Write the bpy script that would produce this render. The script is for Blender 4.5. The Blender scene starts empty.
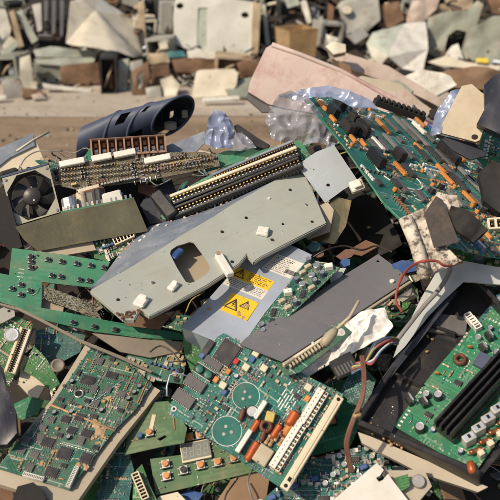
import bpy, bmesh, math, random
from mathutils import Vector, Matrix, noise
from mathutils.geometry import tessellate_polygon
R = math.radians
SC = bpy.context.scene
COL = SC.collection
# ------------------------------------------------------------------ camera
FPX = 793.0                       # focal length in pixels of the 500 px photograph
PITCH = R(25)
CAM = Vector((0, 0, 1.34))
FWD = Vector((0, math.cos(PITCH), -math.sin(PITCH)))
UPV = Vector((0, math.sin(PITCH), math.cos(PITCH)))
RGT = Vector((1, 0, 0))
def ray(u, v): return FWD + RGT * ((u - 250) / FPX) + UPV * ((250 - v) / FPX)
SL0, SL = 0.269, 0.47             # the face of the heap: z = SL0 + SL*y
SLN = Vector((0, -SL, 1)).normalized()
def on_slope(u, v, lift=0.0):
    d = ray(u, v)
    t = (SL0 + lift - CAM.z) / (d.z - SL * d.y)
    return CAM + d * t
def at_depth(u, v, t): return CAM + ray(u, v) * t
def proj(p):
    q = p - CAM; t = q.dot(FWD)
    return (250 + FPX * q.dot(RGT) / t, 250 - FPX * q.dot(UPV) / t)

# ------------------------------------------------------------------ materials
MATS = {}
def _nt(name):
    m = bpy.data.materials.new(name); m.use_nodes = True
    nt = m.node_tree; b = nt.nodes['Principled BSDF']
    return m, nt, b
def _n(nt, t, **kw):
    n = nt.nodes.new(t)
    for k, v in kw.items(): setattr(n, k, v)
    return n
def _noise(nt, vec, scale, detail=4, rough=.6):
    n = _n(nt, 'ShaderNodeTexNoise'); n.inputs['Scale'].default_value = scale
    n.inputs['Detail'].default_value = detail; n.inputs['Roughness'].default_value = rough
    nt.links.new(vec, n.inputs['Vector']); return n.outputs['Fac']
def _ramp(nt, fac, a, b, ca=(0, 0, 0, 1), cb=(1, 1, 1, 1)):
    r = _n(nt, 'ShaderNodeMapRange'); r.inputs[1].default_value = a; r.inputs[2].default_value = b
    r.clamp = True; nt.links.new(fac, r.inputs[0]); return r.outputs[0]
def _mix(nt, fac, a, b):
    m = _n(nt, 'ShaderNodeMix', data_type='RGBA')
    for s, v in ((m.inputs[0], fac), (m.inputs[6], a), (m.inputs[7], b)):
        if isinstance(v, (int, float)): s.default_value = v
        elif isinstance(v, tuple): s.default_value = (*v[:3], 1)
        else: nt.links.new(v, s)
    return m.outputs[2]
def _mul(nt, a, b):
    m = _n(nt, 'ShaderNodeMath', operation='MULTIPLY')
    for s, v in ((m.inputs[0], a), (m.inputs[1], b)):
        if isinstance(v, (int, float)): s.default_value = v
        else: nt.links.new(v, s)
    return m.outputs[0]
def _vec(nt):
    tc = _n(nt, 'ShaderNodeTexCoord'); oi = _n(nt, 'ShaderNodeObjectInfo')
    sc = _n(nt, 'ShaderNodeVectorMath', operation='SCALE'); sc.inputs[0].default_value = (7.3, 3.1, 5.7)
    nt.links.new(oi.outputs['Random'], sc.inputs['Scale'])
    ad = _n(nt, 'ShaderNodeVectorMath', operation='ADD')
    nt.links.new(tc.outputs['Object'], ad.inputs[0]); nt.links.new(sc.outputs[0], ad.inputs[1])
    return ad.outputs[0]
def _bump(nt, b, h, strength, dist=.002):
    bu = _n(nt, 'ShaderNodeBump'); bu.inputs['Strength'].default_value = strength; bu.inputs['Distance'].default_value = dist
    nt.links.new(h, bu.inputs['Height']); nt.links.new(bu.outputs[0], b.inputs['Normal'])
TAN = (.30, .21, .13)
def mat(name, col, rough=.5, metal=0.0, dirt=.35, dcol=TAN, sc=14, bump=.15, var=.25, trans=0.0, streak=None, rust=0.0, bsc=None, dth=(.50, .72)):
    """painted / plastic / metal surface with patchy colour, dust and fine scratches"""
    m, nt, b = _nt(name); v = _vec(nt)
    n1 = _noise(nt, v, sc * .6, 3); n2 = _noise(nt, v, sc * 2.2, 7, .7); n3 = _noise(nt, v, bsc or sc * 9, 4)
    dark = tuple(c * (1 - var) for c in col); lite = tuple(min(1, c * (1 + var * .6)) for c in col)
    c = _mix(nt, _ramp(nt, n1, .3, .7), dark, lite)
    c = _mix(nt, _mul(nt, _ramp(nt, n2, *dth), dirt), c, dcol)
    n0_ = _noise(nt, v, sc * .45, 6, .65); c = _mix(nt, _mul(nt, _ramp(nt, n0_, .50, .68), dirt * .55), c, dcol)
    if streak:
        mp = _n(nt, 'ShaderNodeMapping'); mp.inputs['Scale'].default_value = (1, 14, 1); mp.inputs['Rotation'].default_value = (0, 0, .6)
        nt.links.new(v, mp.inputs[0]); s = _noise(nt, mp.outputs[0], sc * 1.5, 5, .7)
        c = _mix(nt, _mul(nt, _ramp(nt, s, .58, .70), .55), c, streak)
    if rust:
        r = _noise(nt, v, sc * .9, 8, .75)
        c = _mix(nt, _mul(nt, _ramp(nt, r, .55, .63), rust), c, (.16, .075, .035))
    nt.links.new(c, b.inputs['Base Color'])
    nt.links.new(_ramp(nt, n2, .2, .8), b.inputs['Roughness'])
    rr = _n(nt, 'ShaderNodeMapRange'); rr.inputs[3].default_value = max(.05, rough - .12); rr.inputs[4].default_value = min(1, rough + .22)
    nt.links.new(n2, rr.inputs[0]); nt.links.new(rr.outputs[0], b.inputs['Roughness'])
    b.inputs['Metallic'].default_value = metal
    if trans:
        b.inputs['Transmission Weight'].default_value = trans; b.inputs['IOR'].default_value = 1.15
    _bump(nt, b, n3, bump, .0015 if sc > 5 else .01)
    MATS[name] = m; return m
def pcb(name, base, trace, silk=.5, dirt=.3, k=1.0, dens=1.0, pad=(.45, .45, .40)):
    """solder mask with two layers of tracks, vias, pads, white print, dust"""
    m, nt, b = _nt(name); v = _vec(nt)
    def brick(scale, rot, mort, w, h):
        mp = _n(nt, 'ShaderNodeMapping'); mp.inputs['Rotation'].default_value = (0, 0, rot); nt.links.new(v, mp.inputs[0])
        t = _n(nt, 'ShaderNodeTexBrick'); t.inputs['Scale'].default_value = scale; t.inputs['Mortar Size'].default_value = mort
        t.inputs['Mortar Smooth'].default_value = .3; t.inputs['Brick Width'].default_value = w; t.inputs['Row Height'].default_value = h
        nt.links.new(mp.outputs[0], t.inputs['Vector']); return t.outputs['Fac']
    n1 = _noise(nt, v, 9, 3); n2 = _noise(nt, v, 40 * k, 2); n3 = _noise(nt, v, 33 * k, 2)
    n4 = _noise(nt, v, 28, 7, .7)
    c = _mix(nt, _ramp(nt, n1, .3, .7), tuple(x * .75 for x in base), tuple(x * 1.2 for x in base))
    a1 = _mul(nt, brick(75 * k, 0, .07, .9, .22), _ramp(nt, n2, .52 - .06 * dens, .56))
    a2 = _mul(nt, brick(68 * k, math.pi / 2, .07, 1.1, .2), _ramp(nt, n3, .54 - .06 * dens, .58))
    a3 = _mul(nt, brick(60 * k, math.pi / 4, .06, 1.3, .25), _ramp(nt, n2, .44, .40))
    for a, f in ((a1, .75), (a2, .75), (a3, .5 * dens)): c = _mix(nt, _mul(nt, a, f), c, trace)
    vo = _n(nt, 'ShaderNodeTexVoronoi'); vo.inputs['Scale'].default_value = 240 * k; nt.links.new(v, vo.inputs['Vector'])
    vo.inputs['Randomness'].default_value = .35
    c = _mix(nt, _mul(nt, _mul(nt, _ramp(nt, vo.outputs['Distance'], .26, .18), _ramp(nt, n3, .47, .50)), .8 * min(1, dens)), c, pad)
    if silk:
        s = _mul(nt, brick(26 * k, 0, .02, .8, .5), _ramp(nt, n3, .50, .53))
        c = _mix(nt, _mul(nt, s, silk), c, (.6, .62, .56))
    c = _mix(nt, _mul(nt, _ramp(nt, n4, .50, .75), dirt), c, TAN)
    n5 = _noise(nt, v, 8, 7, .68); c = _mix(nt, _mul(nt, _ramp(nt, n5, .50, .66), dirt * .9), c, (.24, .20, .13))
    nt.links.new(c, b.inputs['Base Color'])
    rr = _n(nt, 'ShaderNodeMapRange'); rr.inputs[3].default_value = .3; rr.inputs[4].default_value = .75
    nt.links.new(n4, rr.inputs[0]); nt.links.new(rr.outputs[0], b.inputs['Roughness'])
    _bump(nt, b, a1, .25, .0004)
    MATS[name] = m; return m

# ------------------------------------------------------------------ mesh builder
class MB:
    def __init__(s): s.v = []; s.f = []; s.m = []; s.sl = []; s.sm = []; s.M = None
    def slot(s, n):
        if n not in s.sl: s.sl.append(n)
        return s.sl.index(n)
    def add(s, vs, fs, mt, M=None, smooth=False):
        o = len(s.v); k = s.slot(mt)
        for p in vs:
            p = Vector(p)
            if M is not None: p = M @ p
            if s.M is not None: p = s.M @ p
            s.v.append(tuple(p))
        for f in fs: s.f.append(tuple(o + i for i in f)); s.m.append(k); s.sm.append(smooth)
        return s
    def box(s, c, d, mt, rz=0, bev=0, M=None, taper=0):
        hx, hy, hz = d[0] / 2, d[1] / 2, d[2] / 2
        T = Matrix.Translation(c) @ Matrix.Rotation(rz, 4, 'Z')
        if M is not None: T = M @ T
        if not bev:
            k = 1 - taper
            vs = [(x * (k if z > 0 else 1), y * (k if z > 0 else 1), z) for z in (-hz, hz) for x, y in ((-hx, -hy), (hx, -hy), (hx, hy), (-hx, hy))]
            return s.add(vs, [(3, 2, 1, 0), (4, 5, 6, 7), (0, 1, 5, 4), (1, 2, 6, 5), (2, 3, 7, 6), (3, 0, 4, 7)], mt, T)
        b = min(bev, hx * .9, hy * .9, hz * .9)
        vs = []
        def ring(ix, iy, z):
            i0 = len(vs)
            c2 = b
            X, Y = hx - ix, hy - iy
            vs.extend([(-X + c2, -Y, z), (X - c2, -Y, z), (X, -Y + c2, z), (X, Y - c2, z), (X - c2, Y, z), (-X + c2, Y, z), (-X, Y - c2, z), (-X, -Y + c2, z)])
            return i0
        r = [ring(b, b, -hz), ring(0, 0, -hz + b), ring(0, 0, hz - b), ring(b, b, hz)]
        fs = [tuple(reversed(range(8)))]
        for a, c2 in zip(r, r[1:]):
            for i in range(8): fs.append((a + i, a + (i + 1) % 8, c2 + (i + 1) % 8, c2 + i))
        fs.append(tuple(r[3] + i for i in range(8)))
        return s.add(vs, fs, mt, T)
    def lathe(s, prof, mt, n=20, M=None, smooth=True, a0=0, a1=2 * math.pi):
        vs = []; fs = []; full = abs(a1 - a0 - 2 * math.pi) < 1e-6
        k = n if full else n + 1
        for r, z in prof:
            for i in range(k):
                a = a0 + (a1 - a0) * i / n; vs.append((r * math.cos(a), r * math.sin(a), z))
        for j in range(len(prof) - 1):
            for i in range(n):
                i2 = (i + 1) % k; fs.append((j * k + i, j * k + i2, (j + 1) * k + i2, (j + 1) * k + i))
        return s.add(vs, fs, mt, M, smooth)
    def cyl(s, c, r, h, mt, n=16, M=None, cap=True):
        T = Matrix.Translation(c)
        if M is not None: T = M @ T
        b = min(r, h) * .12
        return s.lathe([(1e-5, 0), (r - b, 0), (r, b), (r, h - b), (r - b, h), (1e-5, h)], mt, n, T, smooth=False)
    def tube(s, pts, r, mt, n=6, closed=False, taper=None):
        pts = [Vector(p) for p in pts]; vs = []; fs = []
        ref = Vector((.3, .2, 1)).normalized(); prev = None
        for i, p in enumerate(pts):
            d = (pts[min(i + 1, len(pts) - 1)] - pts[max(i - 1, 0)])
            d = d.normalized() if d.length > 1e-9 else Vector((1, 0, 0))
            if prev is None:
                a = d.cross(ref); a = a.normalized() if a.length > 1e-4 else d.orthogonal().normalized()
            else:
                a = prev - d * prev.dot(d); a.normalize()
            prev = a; b = d.cross(a); rr = r * (taper(i / (len(pts) - 1)) if taper else 1)
            for k in range(n):
                t = 2 * math.pi * k / n; vs.append(p + a * math.cos(t) * rr + b * math.sin(t) * rr)
        for i in range(len(pts) - 1):
            for k in range(n): fs.append((i * n + k, i * n + (k + 1) % n, (i + 1) * n + (k + 1) % n, (i + 1) * n + k))
        fs.append(tuple(reversed(range(n)))); fs.append(tuple(len(pts) * n - n + k for k in range(n)))
        return s.add(vs, fs, mt, None, True)
    def prism(s, poly, z0, z1, mt, holes=(), M=None, side=None):
        loops = [list(poly)] + [list(h) for h in holes]
        flat = [p for l in loops for p in l]; n = len(flat)
        tris = tessellate_polygon([[Vector((p[0], p[1], 0)) for p in l] for l in loops])
        vs = [(p[0], p[1], z1) for p in flat] + [(p[0], p[1], z0) for p in flat]
        tf = []; bf = []
        for t in tris:
            a, b, c = (Vector(flat[i]).to_2d() for i in t)
            if (b - a).cross(c - a) < 0: t = (t[0], t[2], t[1])
            tf.append(tuple(t)); bf.append(tuple(n + i for i in reversed(t)))
        s.add(vs, tf + bf, mt, M)
        sf = []; o = 0
        for li, l in enumerate(loops):
            ar = sum(l[i][0] * l[(i + 1) % len(l)][1] - l[(i + 1) % len(l)][0] * l[i][1] for i in range(len(l)))
            for i in range(len(l)):
                a, b = o + i, o + (i + 1) % len(l)
                q = (a, n + a, n + b, b) if (ar > 0) == (li == 0) else (a, b, n + b, n + a)
                sf.append(q)
            o += len(l)
        s.add(vs, sf, side or mt, M)
        return s
    def mesh(s, name):
        me = bpy.data.meshes.new(name); me.from_pydata(s.v, [], s.f)
        for n in s.sl: me.materials.append(MATS[n])
        me.polygons.foreach_set('material_index', s.m); me.polygons.foreach_set('use_smooth', s.sm)
        me.update(); return me

# ------------------------------------------------------------------ frames: a plane in the world measured from the photograph
class Fr:
    def __init__(s, o, x, y=None, lift=0.0, c=.5, n0=None, t=None, w=(0, 0, 0), free=.6, ctr=None, plane=None):
        pts = [o, x] + ([y] if y else [])
        cu = sum(p[0] for p in pts) / len(pts); cv = sum(p[1] for p in pts) / len(pts)
        if y: cu = (x[0] + y[0]) / 2; cv = (x[1] + y[1]) / 2
        if ctr: cu, cv = ctr
        C = at_depth(cu, cv, t) if t else on_slope(cu, cv, lift)
        if n0 is None: n0 = SLN * (1 - c) + (-ray(cu, cv).normalized()) * c + Vector(w)
        if plane: C, n0 = plane; free = 0
        n0 = Vector(n0).normalized()
        N = n0
        if y and free:
            best = 1e9; a = n0.orthogonal().normalized(); b = n0.cross(a)
            for i in range(-24, 25):
                for j in range(-24, 25):
                    q = (n0 + a * i * .04 + b * j * .04).normalized()
                    if q.dot(-ray(cu, cv).normalized()) < .16: continue
                    P = [s._hit(C, q, *p) for p in (o, x, y)]
                    X = (P[1] - P[0]).normalized(); Y = (P[2] - P[0]).normalized()
                    e = (X.dot(Y) ** 2) * 4 + (1 - q.dot(n0)) / max(free, .01)
                    if e < best: best = e; N = q
        s.C = C; s.N = N
        s.O = s._hit(C, N, *o)
        s.X = (s._hit(C, N, *x) - s.O).normalized(); s.Y = N.cross(s.X)
        s.M = Matrix((s.X, s.Y, N)).transposed().to_4x4(); s.M.translation = s.O
        s.Mi = s.M.inverted()
        um = cu, cv
        a = s.loc(*um)
        P0 = Vector(proj(s.M @ Vector((a[0], a[1], 0))))
        s.sx = (Vector(proj(s.M @ Vector((a[0] + .01, a[1], 0)))) - P0).length * 100
        s.sy = (Vector(proj(s.M @ Vector((a[0], a[1] + .01, 0)))) - P0).length * 100
    @staticmethod
    def _hit(C, N, u, v):
        d = ray(u, v); return CAM + d * ((C - CAM).dot(N) / d.dot(N))
    def loc(s, u, v, h=0.0):
        p = s._hit(s.C + s.N * h, s.N, u, v); q = s.Mi @ p; return (q.x, q.y)
    def poly(s, pts, h=0.0): return [s.loc(u, v, h) for u, v in pts]

def link(name, me, M=None, parent=None):
    o = bpy.data.objects.new(name, me); COL.objects.link(o)
    if parent is not None: o.parent = parent
    if M is not None: o.matrix_local = M
    return o
def tag(o, label, cat, group=None, kind=None):
    if label: o['label'] = label
    if cat: o['category'] = cat
    if group: o['group'] = group
    if kind: o['kind'] = kind
    return o
class Thing:
    def __init__(s, name, label, cat, fr, group=None):
        s.fr = fr; s.o = tag(link(name, None, fr.M if isinstance(fr, Fr) else fr), label, cat, group); s.o.empty_display_size = .02
        s.used = []
    def part(s, name, mb, parent=None, M=None, label=None, kind=None):
        o = link(name, mb if isinstance(mb, bpy.types.Mesh) else mb.mesh(name), M, parent or s.o)
        if label: o['label'] = label
        if kind: o['kind'] = kind
        return o
    def free(s, x, y, r):
        return all((x - a) ** 2 + (y - b) ** 2 > (r + q) ** 2 for a, b, q in s.used)
    def put(s, name, mb, u, v, rz=0, z=0.0, r=.005, label=None, parent=None):
        x, y = s.fr.loc(u, v, z) if parent is None else (u, v)
        s.used.append((x, y, r))
        return s.part(name, mb, parent, Matrix.Translation((x, y, z)) @ Matrix.Rotation(rz, 4, 'Z'), label)
def single(name, label, cat, mb, M, group=None, kind=None):
    return tag(link(name, mb.mesh(name), M), label, cat, group, kind)

# ------------------------------------------------------------------ crumpled sheet
def crumple(mb, name, amp, scale, cuts=3, seed=0, fn=None, ridge=0, sharp=32):
    """take the MB's flat top faces, subdivide, push about, give thickness -> mesh"""
    me = mb.mesh(name); bm = bmesh.new(); bm.from_mesh(me); bpy.data.meshes.remove(me)
    bmesh.ops.remove_doubles(bm, verts=bm.verts, dist=1e-6)
    bmesh.ops.triangulate(bm, faces=bm.faces[:])
    for k in range(cuts):
        L = sorted(e.calc_length() for e in bm.edges); lim = L[int(len(L) * .35)]
        bmesh.ops.subdivide_edges(bm, edges=[e for e in bm.edges if e.calc_length() >= lim], cuts=1, use_grid_fill=True)
        bmesh.ops.triangulate(bm, faces=[f for f in bm.faces if len(f.verts) > 4])
    off = Vector((seed * 3.7, seed * 1.3, seed * 2.1))
    for v in bm.verts:
        p = v.co * scale + off
        d = noise.noise_vector(p) * .7 + noise.noise_vector(p * 2.3) * .35
        if ridge:
            q = p * 1.1; z = 0; a_ = 1
            for _ in range(3): z += a_ * abs(noise.noise(q)) * 1.6; q = q * 1.9 + Vector((5, 2, 7)); a_ *= .55
            d.z = d.z * (1 - ridge) + (.9 - z) * ridge
        v.co += Vector((d.x * .35, d.y * .35, d.z)) * amp
        if fn: v.co.z += fn(v.co.x, v.co.y)
    bmesh.ops.recalc_face_normals(bm, faces=bm.faces[:])
    me = bpy.data.meshes.new(name)
    for n in mb.sl: me.materials.append(MATS[n])
    bm.to_mesh(me); bm.free()
    me.polygons.foreach_set('use_smooth', [True] * len(me.polygons)); me.set_sharp_from_angle(angle=R(sharp)); return me
def flat(poly, mt, holes=()):
    """single layer polygon"""
    mb = MB(); loops = [list(poly)] + [list(h) for h in holes]; f = [p for l in loops for p in l]
    tr = tessellate_polygon([[Vector((p[0], p[1], 0)) for p in l] for l in loops]); fs = []
    for t in tr:
        a, b, c = (Vector(f[i]) for i in t)
        fs.append(tuple(t) if (b - a).cross(c - a) > 0 else (t[0], t[2], t[1]))
    return mb.add([(p[0], p[1], 0) for p in f], fs, mt)
def plate(name, label, cat, pts, mt, lift=0.0, c=.5, n0=None, t=None, w=(0, 0, 0), th=.0015, amp=0, scale=8, cuts=3, seed=1, holes=(), group=None, fn=None, smooth=False, ret=False, ridge=0, sharp=32):
    n = len(pts); ctr = (sum(p[0] for p in pts) / n, sum(p[1] for p in pts) / n)
    fr = Fr(pts[0], pts[1], None, lift, c, n0, t, w, ctr=ctr)
    poly = fr.poly(pts); hs = [fr.poly(h) for h in holes]
    if amp or fn:
        me = crumple(MB().prism(poly, -th, 0, mt, hs), name, amp, scale, cuts, seed, fn, ridge, sharp)
    else: me = MB().prism(poly, -th, 0, mt, hs).mesh(name)
    if smooth: me.polygons.foreach_set('use_smooth', [True] * len(me.polygons))
    if ret: return fr, me
    o = link(name, me, fr.M); tag(o, label, cat, group); return o
# ------------------------------------------------------------------ palette
mat('pale_blue_grey', (.34, .385, .42), .42, 0, .3, (.30, .25, .17), 9, .10, .08, streak=(.5, .5, .5))
mat('dark_rust', (.055, .047, .044), .7, 0, .5, (.16, .11, .08), 22, .3, .3)
mat('grey_paint', (.37, .39, .352), .42, 0, .38, (.30, .25, .17), 9, .10, .08, streak=(.27, .26, .22))
mat('blue_grey_paint_and_shade', (.17, .20, .255), .45, 0, .5, (.42, .44, .46), 12, .15, .15, streak=(.5, .5, .5))  # base lowered to carry the shade on the chassis side flange
mat('galvanised', (.44, .49, .57), .36, .35, .30, (.45, .44, .42), 14, .12, .2, rust=.25)
mat('dark_grey_paint', (.155, .155, .172), .5, 0, .42, (.22, .19, .16), 10, .12, .12, streak=(.2, .2, .2))
mat('cream_plastic', (.66, .58, .43), .4, 0, .25, (.34, .24, .14), 20, .05, .12)
mat('white_plastic', (.72, .70, .64), .4, 0, .25, (.40, .31, .2), 20, .05, .1)
mat('white_metal', (.62, .60, .55), .4, 0, .25, (.35, .28, .2), 16, .1, .1)
mat('steel', (.55, .53, .49), .3, .85, .4, (.25, .2, .14), 25, .1, .25)
mat('tin', (.62, .60, .55), .3, .9, .25, TAN, 60, .05, .2)
mat('gold_passivated', (.36, .30, .16), .22, .9, .45, (.14, .11, .06), 14, .15, .35, rust=.25)
mat('gold', (.70, .47, .18), .3, .9, .2, TAN, 60, .05)
mat('steel_dull', (.30, .29, .27), .4, .5, .3, TAN, 30, .08, .15)
mat('aluminium', (.62, .62, .62), .35, .85, .3, TAN, 30, .08, .15)
mat('chip_black', (.035, .034, .036), .38, 0, .28, (.16, .13, .1), 45, .1, .2)
mat('chip_grey', (.10, .097, .098), .42, 0, .3, (.2, .16, .12), 45, .1, .2)
mat('black_plastic', (.014, .014, .016), .34, 0, .22, (.12, .095, .07), 18, .12, .2)
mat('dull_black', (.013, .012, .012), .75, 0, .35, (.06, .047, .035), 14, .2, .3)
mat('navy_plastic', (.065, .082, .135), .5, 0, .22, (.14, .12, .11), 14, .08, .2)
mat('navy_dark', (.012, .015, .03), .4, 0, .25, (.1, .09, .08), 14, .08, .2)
mat('copper', (.40, .14, .05), .3, .75, .2, (.15, .07, .03), 60, .1, .3)
mat('orange_wind', (.46, .11, .035), .35, .35, .2, (.2, .08, .03), 70, .1, .3)
mat('brown_core', (.13, .05, .03), .45, 0, .3, (.25, .15, .09), 40, .1)
mat('red_plastic', (.45, .03, .03), .4, 0, .25, TAN, 30, .05)
mat('yellow_tape', (.52, .40, .12), .4, 0, .25, TAN, 30, .05)
mat('orange_cap', (.58, .22, .05), .45, 0, .2, TAN, 30, .05)
mat('blue_plastic', (.03, .09, .27), .35, 0, .2, TAN, 30, .05)
mat('blue_cap', (.06, .12, .30), .35, 0, .2, TAN, 30, .05)
mat('ceramic_grey', (.34, .29, .21), .5, 0, .4, (.2, .14, .09), 30, .1)
mat('ceramic_white', (.52, .51, .48), .45, 0, .35, (.3, .22, .14), 30, .05)
mat('film_tan', (.50, .43, .31), .45, 0, .25, TAN, 30, .05)
mat('ceramic_tan', (.42, .27, .14), .5, 0, .2, TAN, 30, .05)
mat('green_wind', (.02, .14, .10), .35, 0, .2, TAN, 40, .05)
mat('green_flat', (.006, .125, .10), .4, 0, .15, TAN, 40, .05)
mat('dark_slot', (.006, .006, .006), .8, 0, 0)
mat('print_white', (.68, .69, .64), .5, 0, .2, TAN, 40, .02)
mat('print_black', (.03, .03, .03), .5, 0, .1, TAN, 40, .02)
mat('label_yellow', (.80, .50, .02), .45, 0, .30, (.48, .30, .12), 26, .04, .1)
mat('label_white', (.66, .63, .56), .45, 0, .35, (.38, .28, .2), 26, .04, .1)
mat('lcd_grey', (.20, .21, .19), .25, 0, .2, TAN, 30, .02)
mat('lcd_digit', (.42, .43, .39), .4, 0, .1, TAN, 30, .02)
mat('beige_panel', (.40, .33, .235), .5, 0, .3, (.26, .18, .1), 9, .1, .15)
mat('beige_metal', (.42, .365, .28), .45, 0, .3, (.3, .2, .11), 10, .1, .15, rust=.3)
mat('pink_paint', (.54, .43, .385), .55, 0, .75, (.43, .20, .21), 7, .10, .12, streak=(.46, .33, .29), rust=.25)
mat('corroded_white', (.60, .54, .46), .8, 0, .95, (.085, .065, .05), 60, 1.0, .35, rust=.5, bsc=110, dth=(.50, .60))
mat('brown_card', (.24, .15, .085), .7, 0, .4, (.12, .07, .04), 14, .3)
mat('grey_brown', (.20, .17, .135), .6, .1, .5, (.3, .22, .14), 16, .2, .2)
mat('fan_plate', (.47, .44, .34), .4, .2, .3, (.25, .2, .14), 20, .08, .15)
mat('rusty', (.17, .09, .05), .7, .2, .5, (.28, .18, .1), 14, .4, .3)
mat('foam_white', (.74, .72, .68), .6, 0, .25, (.5, .40, .30), 14, .15, .08)
mat('paper_white', (.40, .42, .42), .6, 0, .2, (.45, .40, .33), 8, .1, .08)
mat('wire_brown', (.16, .07, .05), .42, 0, .2, TAN, 30, .05)
mat('wire_red', (.33, .05, .04), .4, 0, .2, TAN, 30, .05)
mat('wire_grey', (.24, .23, .22), .5, 0, .3, TAN, 20, .05)
mat('wire_white', (.6, .6, .58), .4, 0, .2, TAN, 20, .05)
mat('wire_yellow', (.45, .38, .10), .4, 0, .2, TAN, 20, .05)
mat('wire_blue', (.04, .10, .22), .4, 0, .2, TAN, 20, .05)
mat('wire_black', (.02, .02, .02), .4, 0, .2, TAN, 20, .05)
mat('teal_plastic', (.02, .13, .14), .4, 0, .2, TAN, 20, .05)
mat('far_dark', (.030, .024, .019), .9, 0, .5, (.10, .07, .045), 6, .8, .5)
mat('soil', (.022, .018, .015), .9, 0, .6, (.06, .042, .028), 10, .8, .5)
# far scrap
mat('bg_white', (.68, .66, .60), .5, 0, .6, (.42, .36, .26), 11, .1, .08, rust=.28)
mat('bg_cabinet', (.66, .66, .60), .45, 0, .35, (.42, .36, .26), 6, .1, .06)
mat('bg_cream', (.60, .555, .45), .5, 0, .25, (.45, .33, .2), 11, .1, .1, rust=.28)
mat('bg_grey', (.36, .36, .33), .5, 0, .6, (.25, .19, .13), 11, .1, .15, rust=.28)
mat('bg_green_grey', (.25, .27, .22), .5, 0, .6, (.2, .15, .1), 11, .1, .2, rust=.28)
mat('bg_pale_green', (.45, .49, .42), .5, 0, .6, (.3, .25, .17), 11, .1, .12, rust=.28)
mat('bg_black', (.02, .02, .022), .5, 0, .6, (.09, .07, .05), 11, .1, .3)
mat('bg_brown', (.16, .09, .05), .7, 0, .5, (.3, .2, .12), 11, .3, .35)
mat('bg_beige', (.46, .36, .24), .6, 0, .4, (.22, .14, .08), 11, .2, .25, rust=.28)
mat('bg_screen', (.22, .21, .19), .2, 0, .6, (.3, .26, .2), 11, .05, .1)
mat('bg_yellow', (.75, .55, .05), .5, 0, .2, TAN, 4)
mat('bg_pink', (.44, .36, .31), .55, 0, .6, (.36, .24, .18), 11, .1, .15, rust=.28)
mat('bg_copper', (.58, .40, .22), .35, .55, .35, (.25, .14, .07), 11, .15, .3)
mat('bg_teal', (.05, .2, .22), .5, 0, .2, TAN, 4)
mat('bg_blue', (.12, .2, .42), .4, 0, .2, TAN, 4)
pcb('pcb_teal', (.004, .085, .070), (.02, .19, .15), .45, .14, 1.0, 1.0, (.26, .30, .26))
pcb('pcb_teal_edge', (.010, .135, .110), (.02, .21, .17), .4, .12, .7, .9)
pcb('pcb_dark', (.016, .090, .056), (.045, .17, .115), .55, .35, 1.1, 1.3)
pcb('pcb_green', (.014, .15, .070), (.024, .21, .10), .15, .28, .6, .5)
pcb('pcb_bright', (.030, .180, .098), (.04, .22, .125), .0, .38, .4, .15)
pcb('pcb_leaf', (.022, .12, .03), (.06, .20, .06), .35, .25, .9, .9)
pcb('pcb_olive', (.055, .125, .05), (.075, .16, .065), .0, .35, .4, .15)
pcb('pcb_blue_green', (.006, .06, .06), (.03, .17, .15), .3, .25, 1.2, 1.4)
mat('terminal_brown', (.33, .19, .13), .5, 0, .3, TAN, 30, .05)
pcb('pcb_under', (.035, .030, .018), (.12, .10, .06), .1, .5, 1.5, 2.0, (.4, .34, .22))
pcb('pcb_back', (.06, .055, .03), (.30, .28, .2), .3, .5, 1.5, 2.0, (.6, .55, .42))
def film_mat(name, col, rough, alpha, tintdirt):
    m, nt, b = _nt(name); v = _vec(nt)
    n = _noise(nt, v, 18, 5); c = _mix(nt, _ramp(nt, n, .35, .7), col, tintdirt)
    nt.links.new(c, b.inputs['Base Color']); b.inputs['Roughness'].default_value = rough
    b.inputs['Metallic'].default_value = .1; b.inputs['Specular IOR Level'].default_value = .9; b.inputs['Alpha'].default_value = alpha
    n2 = _noise(nt, v, 34, 2, .5); a_ = _n(nt, 'ShaderNodeMath', operation='SUBTRACT'); a_.inputs[1].default_value = .5; nt.links.new(n2, a_.inputs[0]); q = _n(nt, 'ShaderNodeMath', operation='ABSOLUTE'); nt.links.new(a_.outputs[0], q.inputs[0]); _bump(nt, b, q.outputs[0], .35, .004); MATS[name] = m
film_mat('static_film', (.46, .47, .53), .12, .42, (.28, .30, .36))
film_mat('blue_film', (.22, .30, .52), .2, .6, (.36, .42, .58))

# ------------------------------------------------------------------ components (shared meshes, Z up from the board)
CACHE = {}
def cached(f):
    def g(*a):
        k = (f.__name__,) + tuple(round(x, 4) if isinstance(x, float) else x for x in a)
        if k not in CACHE: CACHE[k] = f(*a)
        return CACHE[k]
    return g
@cached
def m_chip(l, w, h, body='chip_black', quad=False):
    mb = MB(); mb.box((0, 0, h * .56), (l, w, h * .88), body, 0, min(h * .2, .0006))
    p = .0025; n = max(2, int(l / p))
    for sy in (-1, 1):
        for i in range(n):
            mb.box((-l / 2 + (i + .5) * l / n, sy * (w / 2 + .0006), h * .25), (l / n * .45, .0012, h * .5), 'tin')
    if quad:
        n = max(2, int(w / p))
        for sx in (-1, 1):
            for i in range(n):
                mb.box((sx * (l / 2 + .0006), -w / 2 + (i + .5) * w / n, h * .25), (.0012, w / n * .45, h * .5), 'tin')
    mb.cyl((-l / 2 + l * .12, w * .22 if w < l else -w / 2 + w * .12, h * .97), min(l, w) * .06, h * .05, 'chip_grey', 8)
    return mb.mesh('chip')
@cached
def m_elcap(r, h, sleeve='black_plastic'):
    mb = MB(); mb.lathe([(1e-5, 0), (r, 0), (r, h * .08), (r * .94, h * .13), (r, h * .18), (r, h * .95), (r * .9, h), (r * .86, h)], sleeve, 16, None, False)
    mb.lathe([(r * .87, h * .995), (r * .8, h * .985), (1e-5, h * .985)], 'aluminium', 16, None, False)
    return mb.mesh('capacitor')
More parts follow.
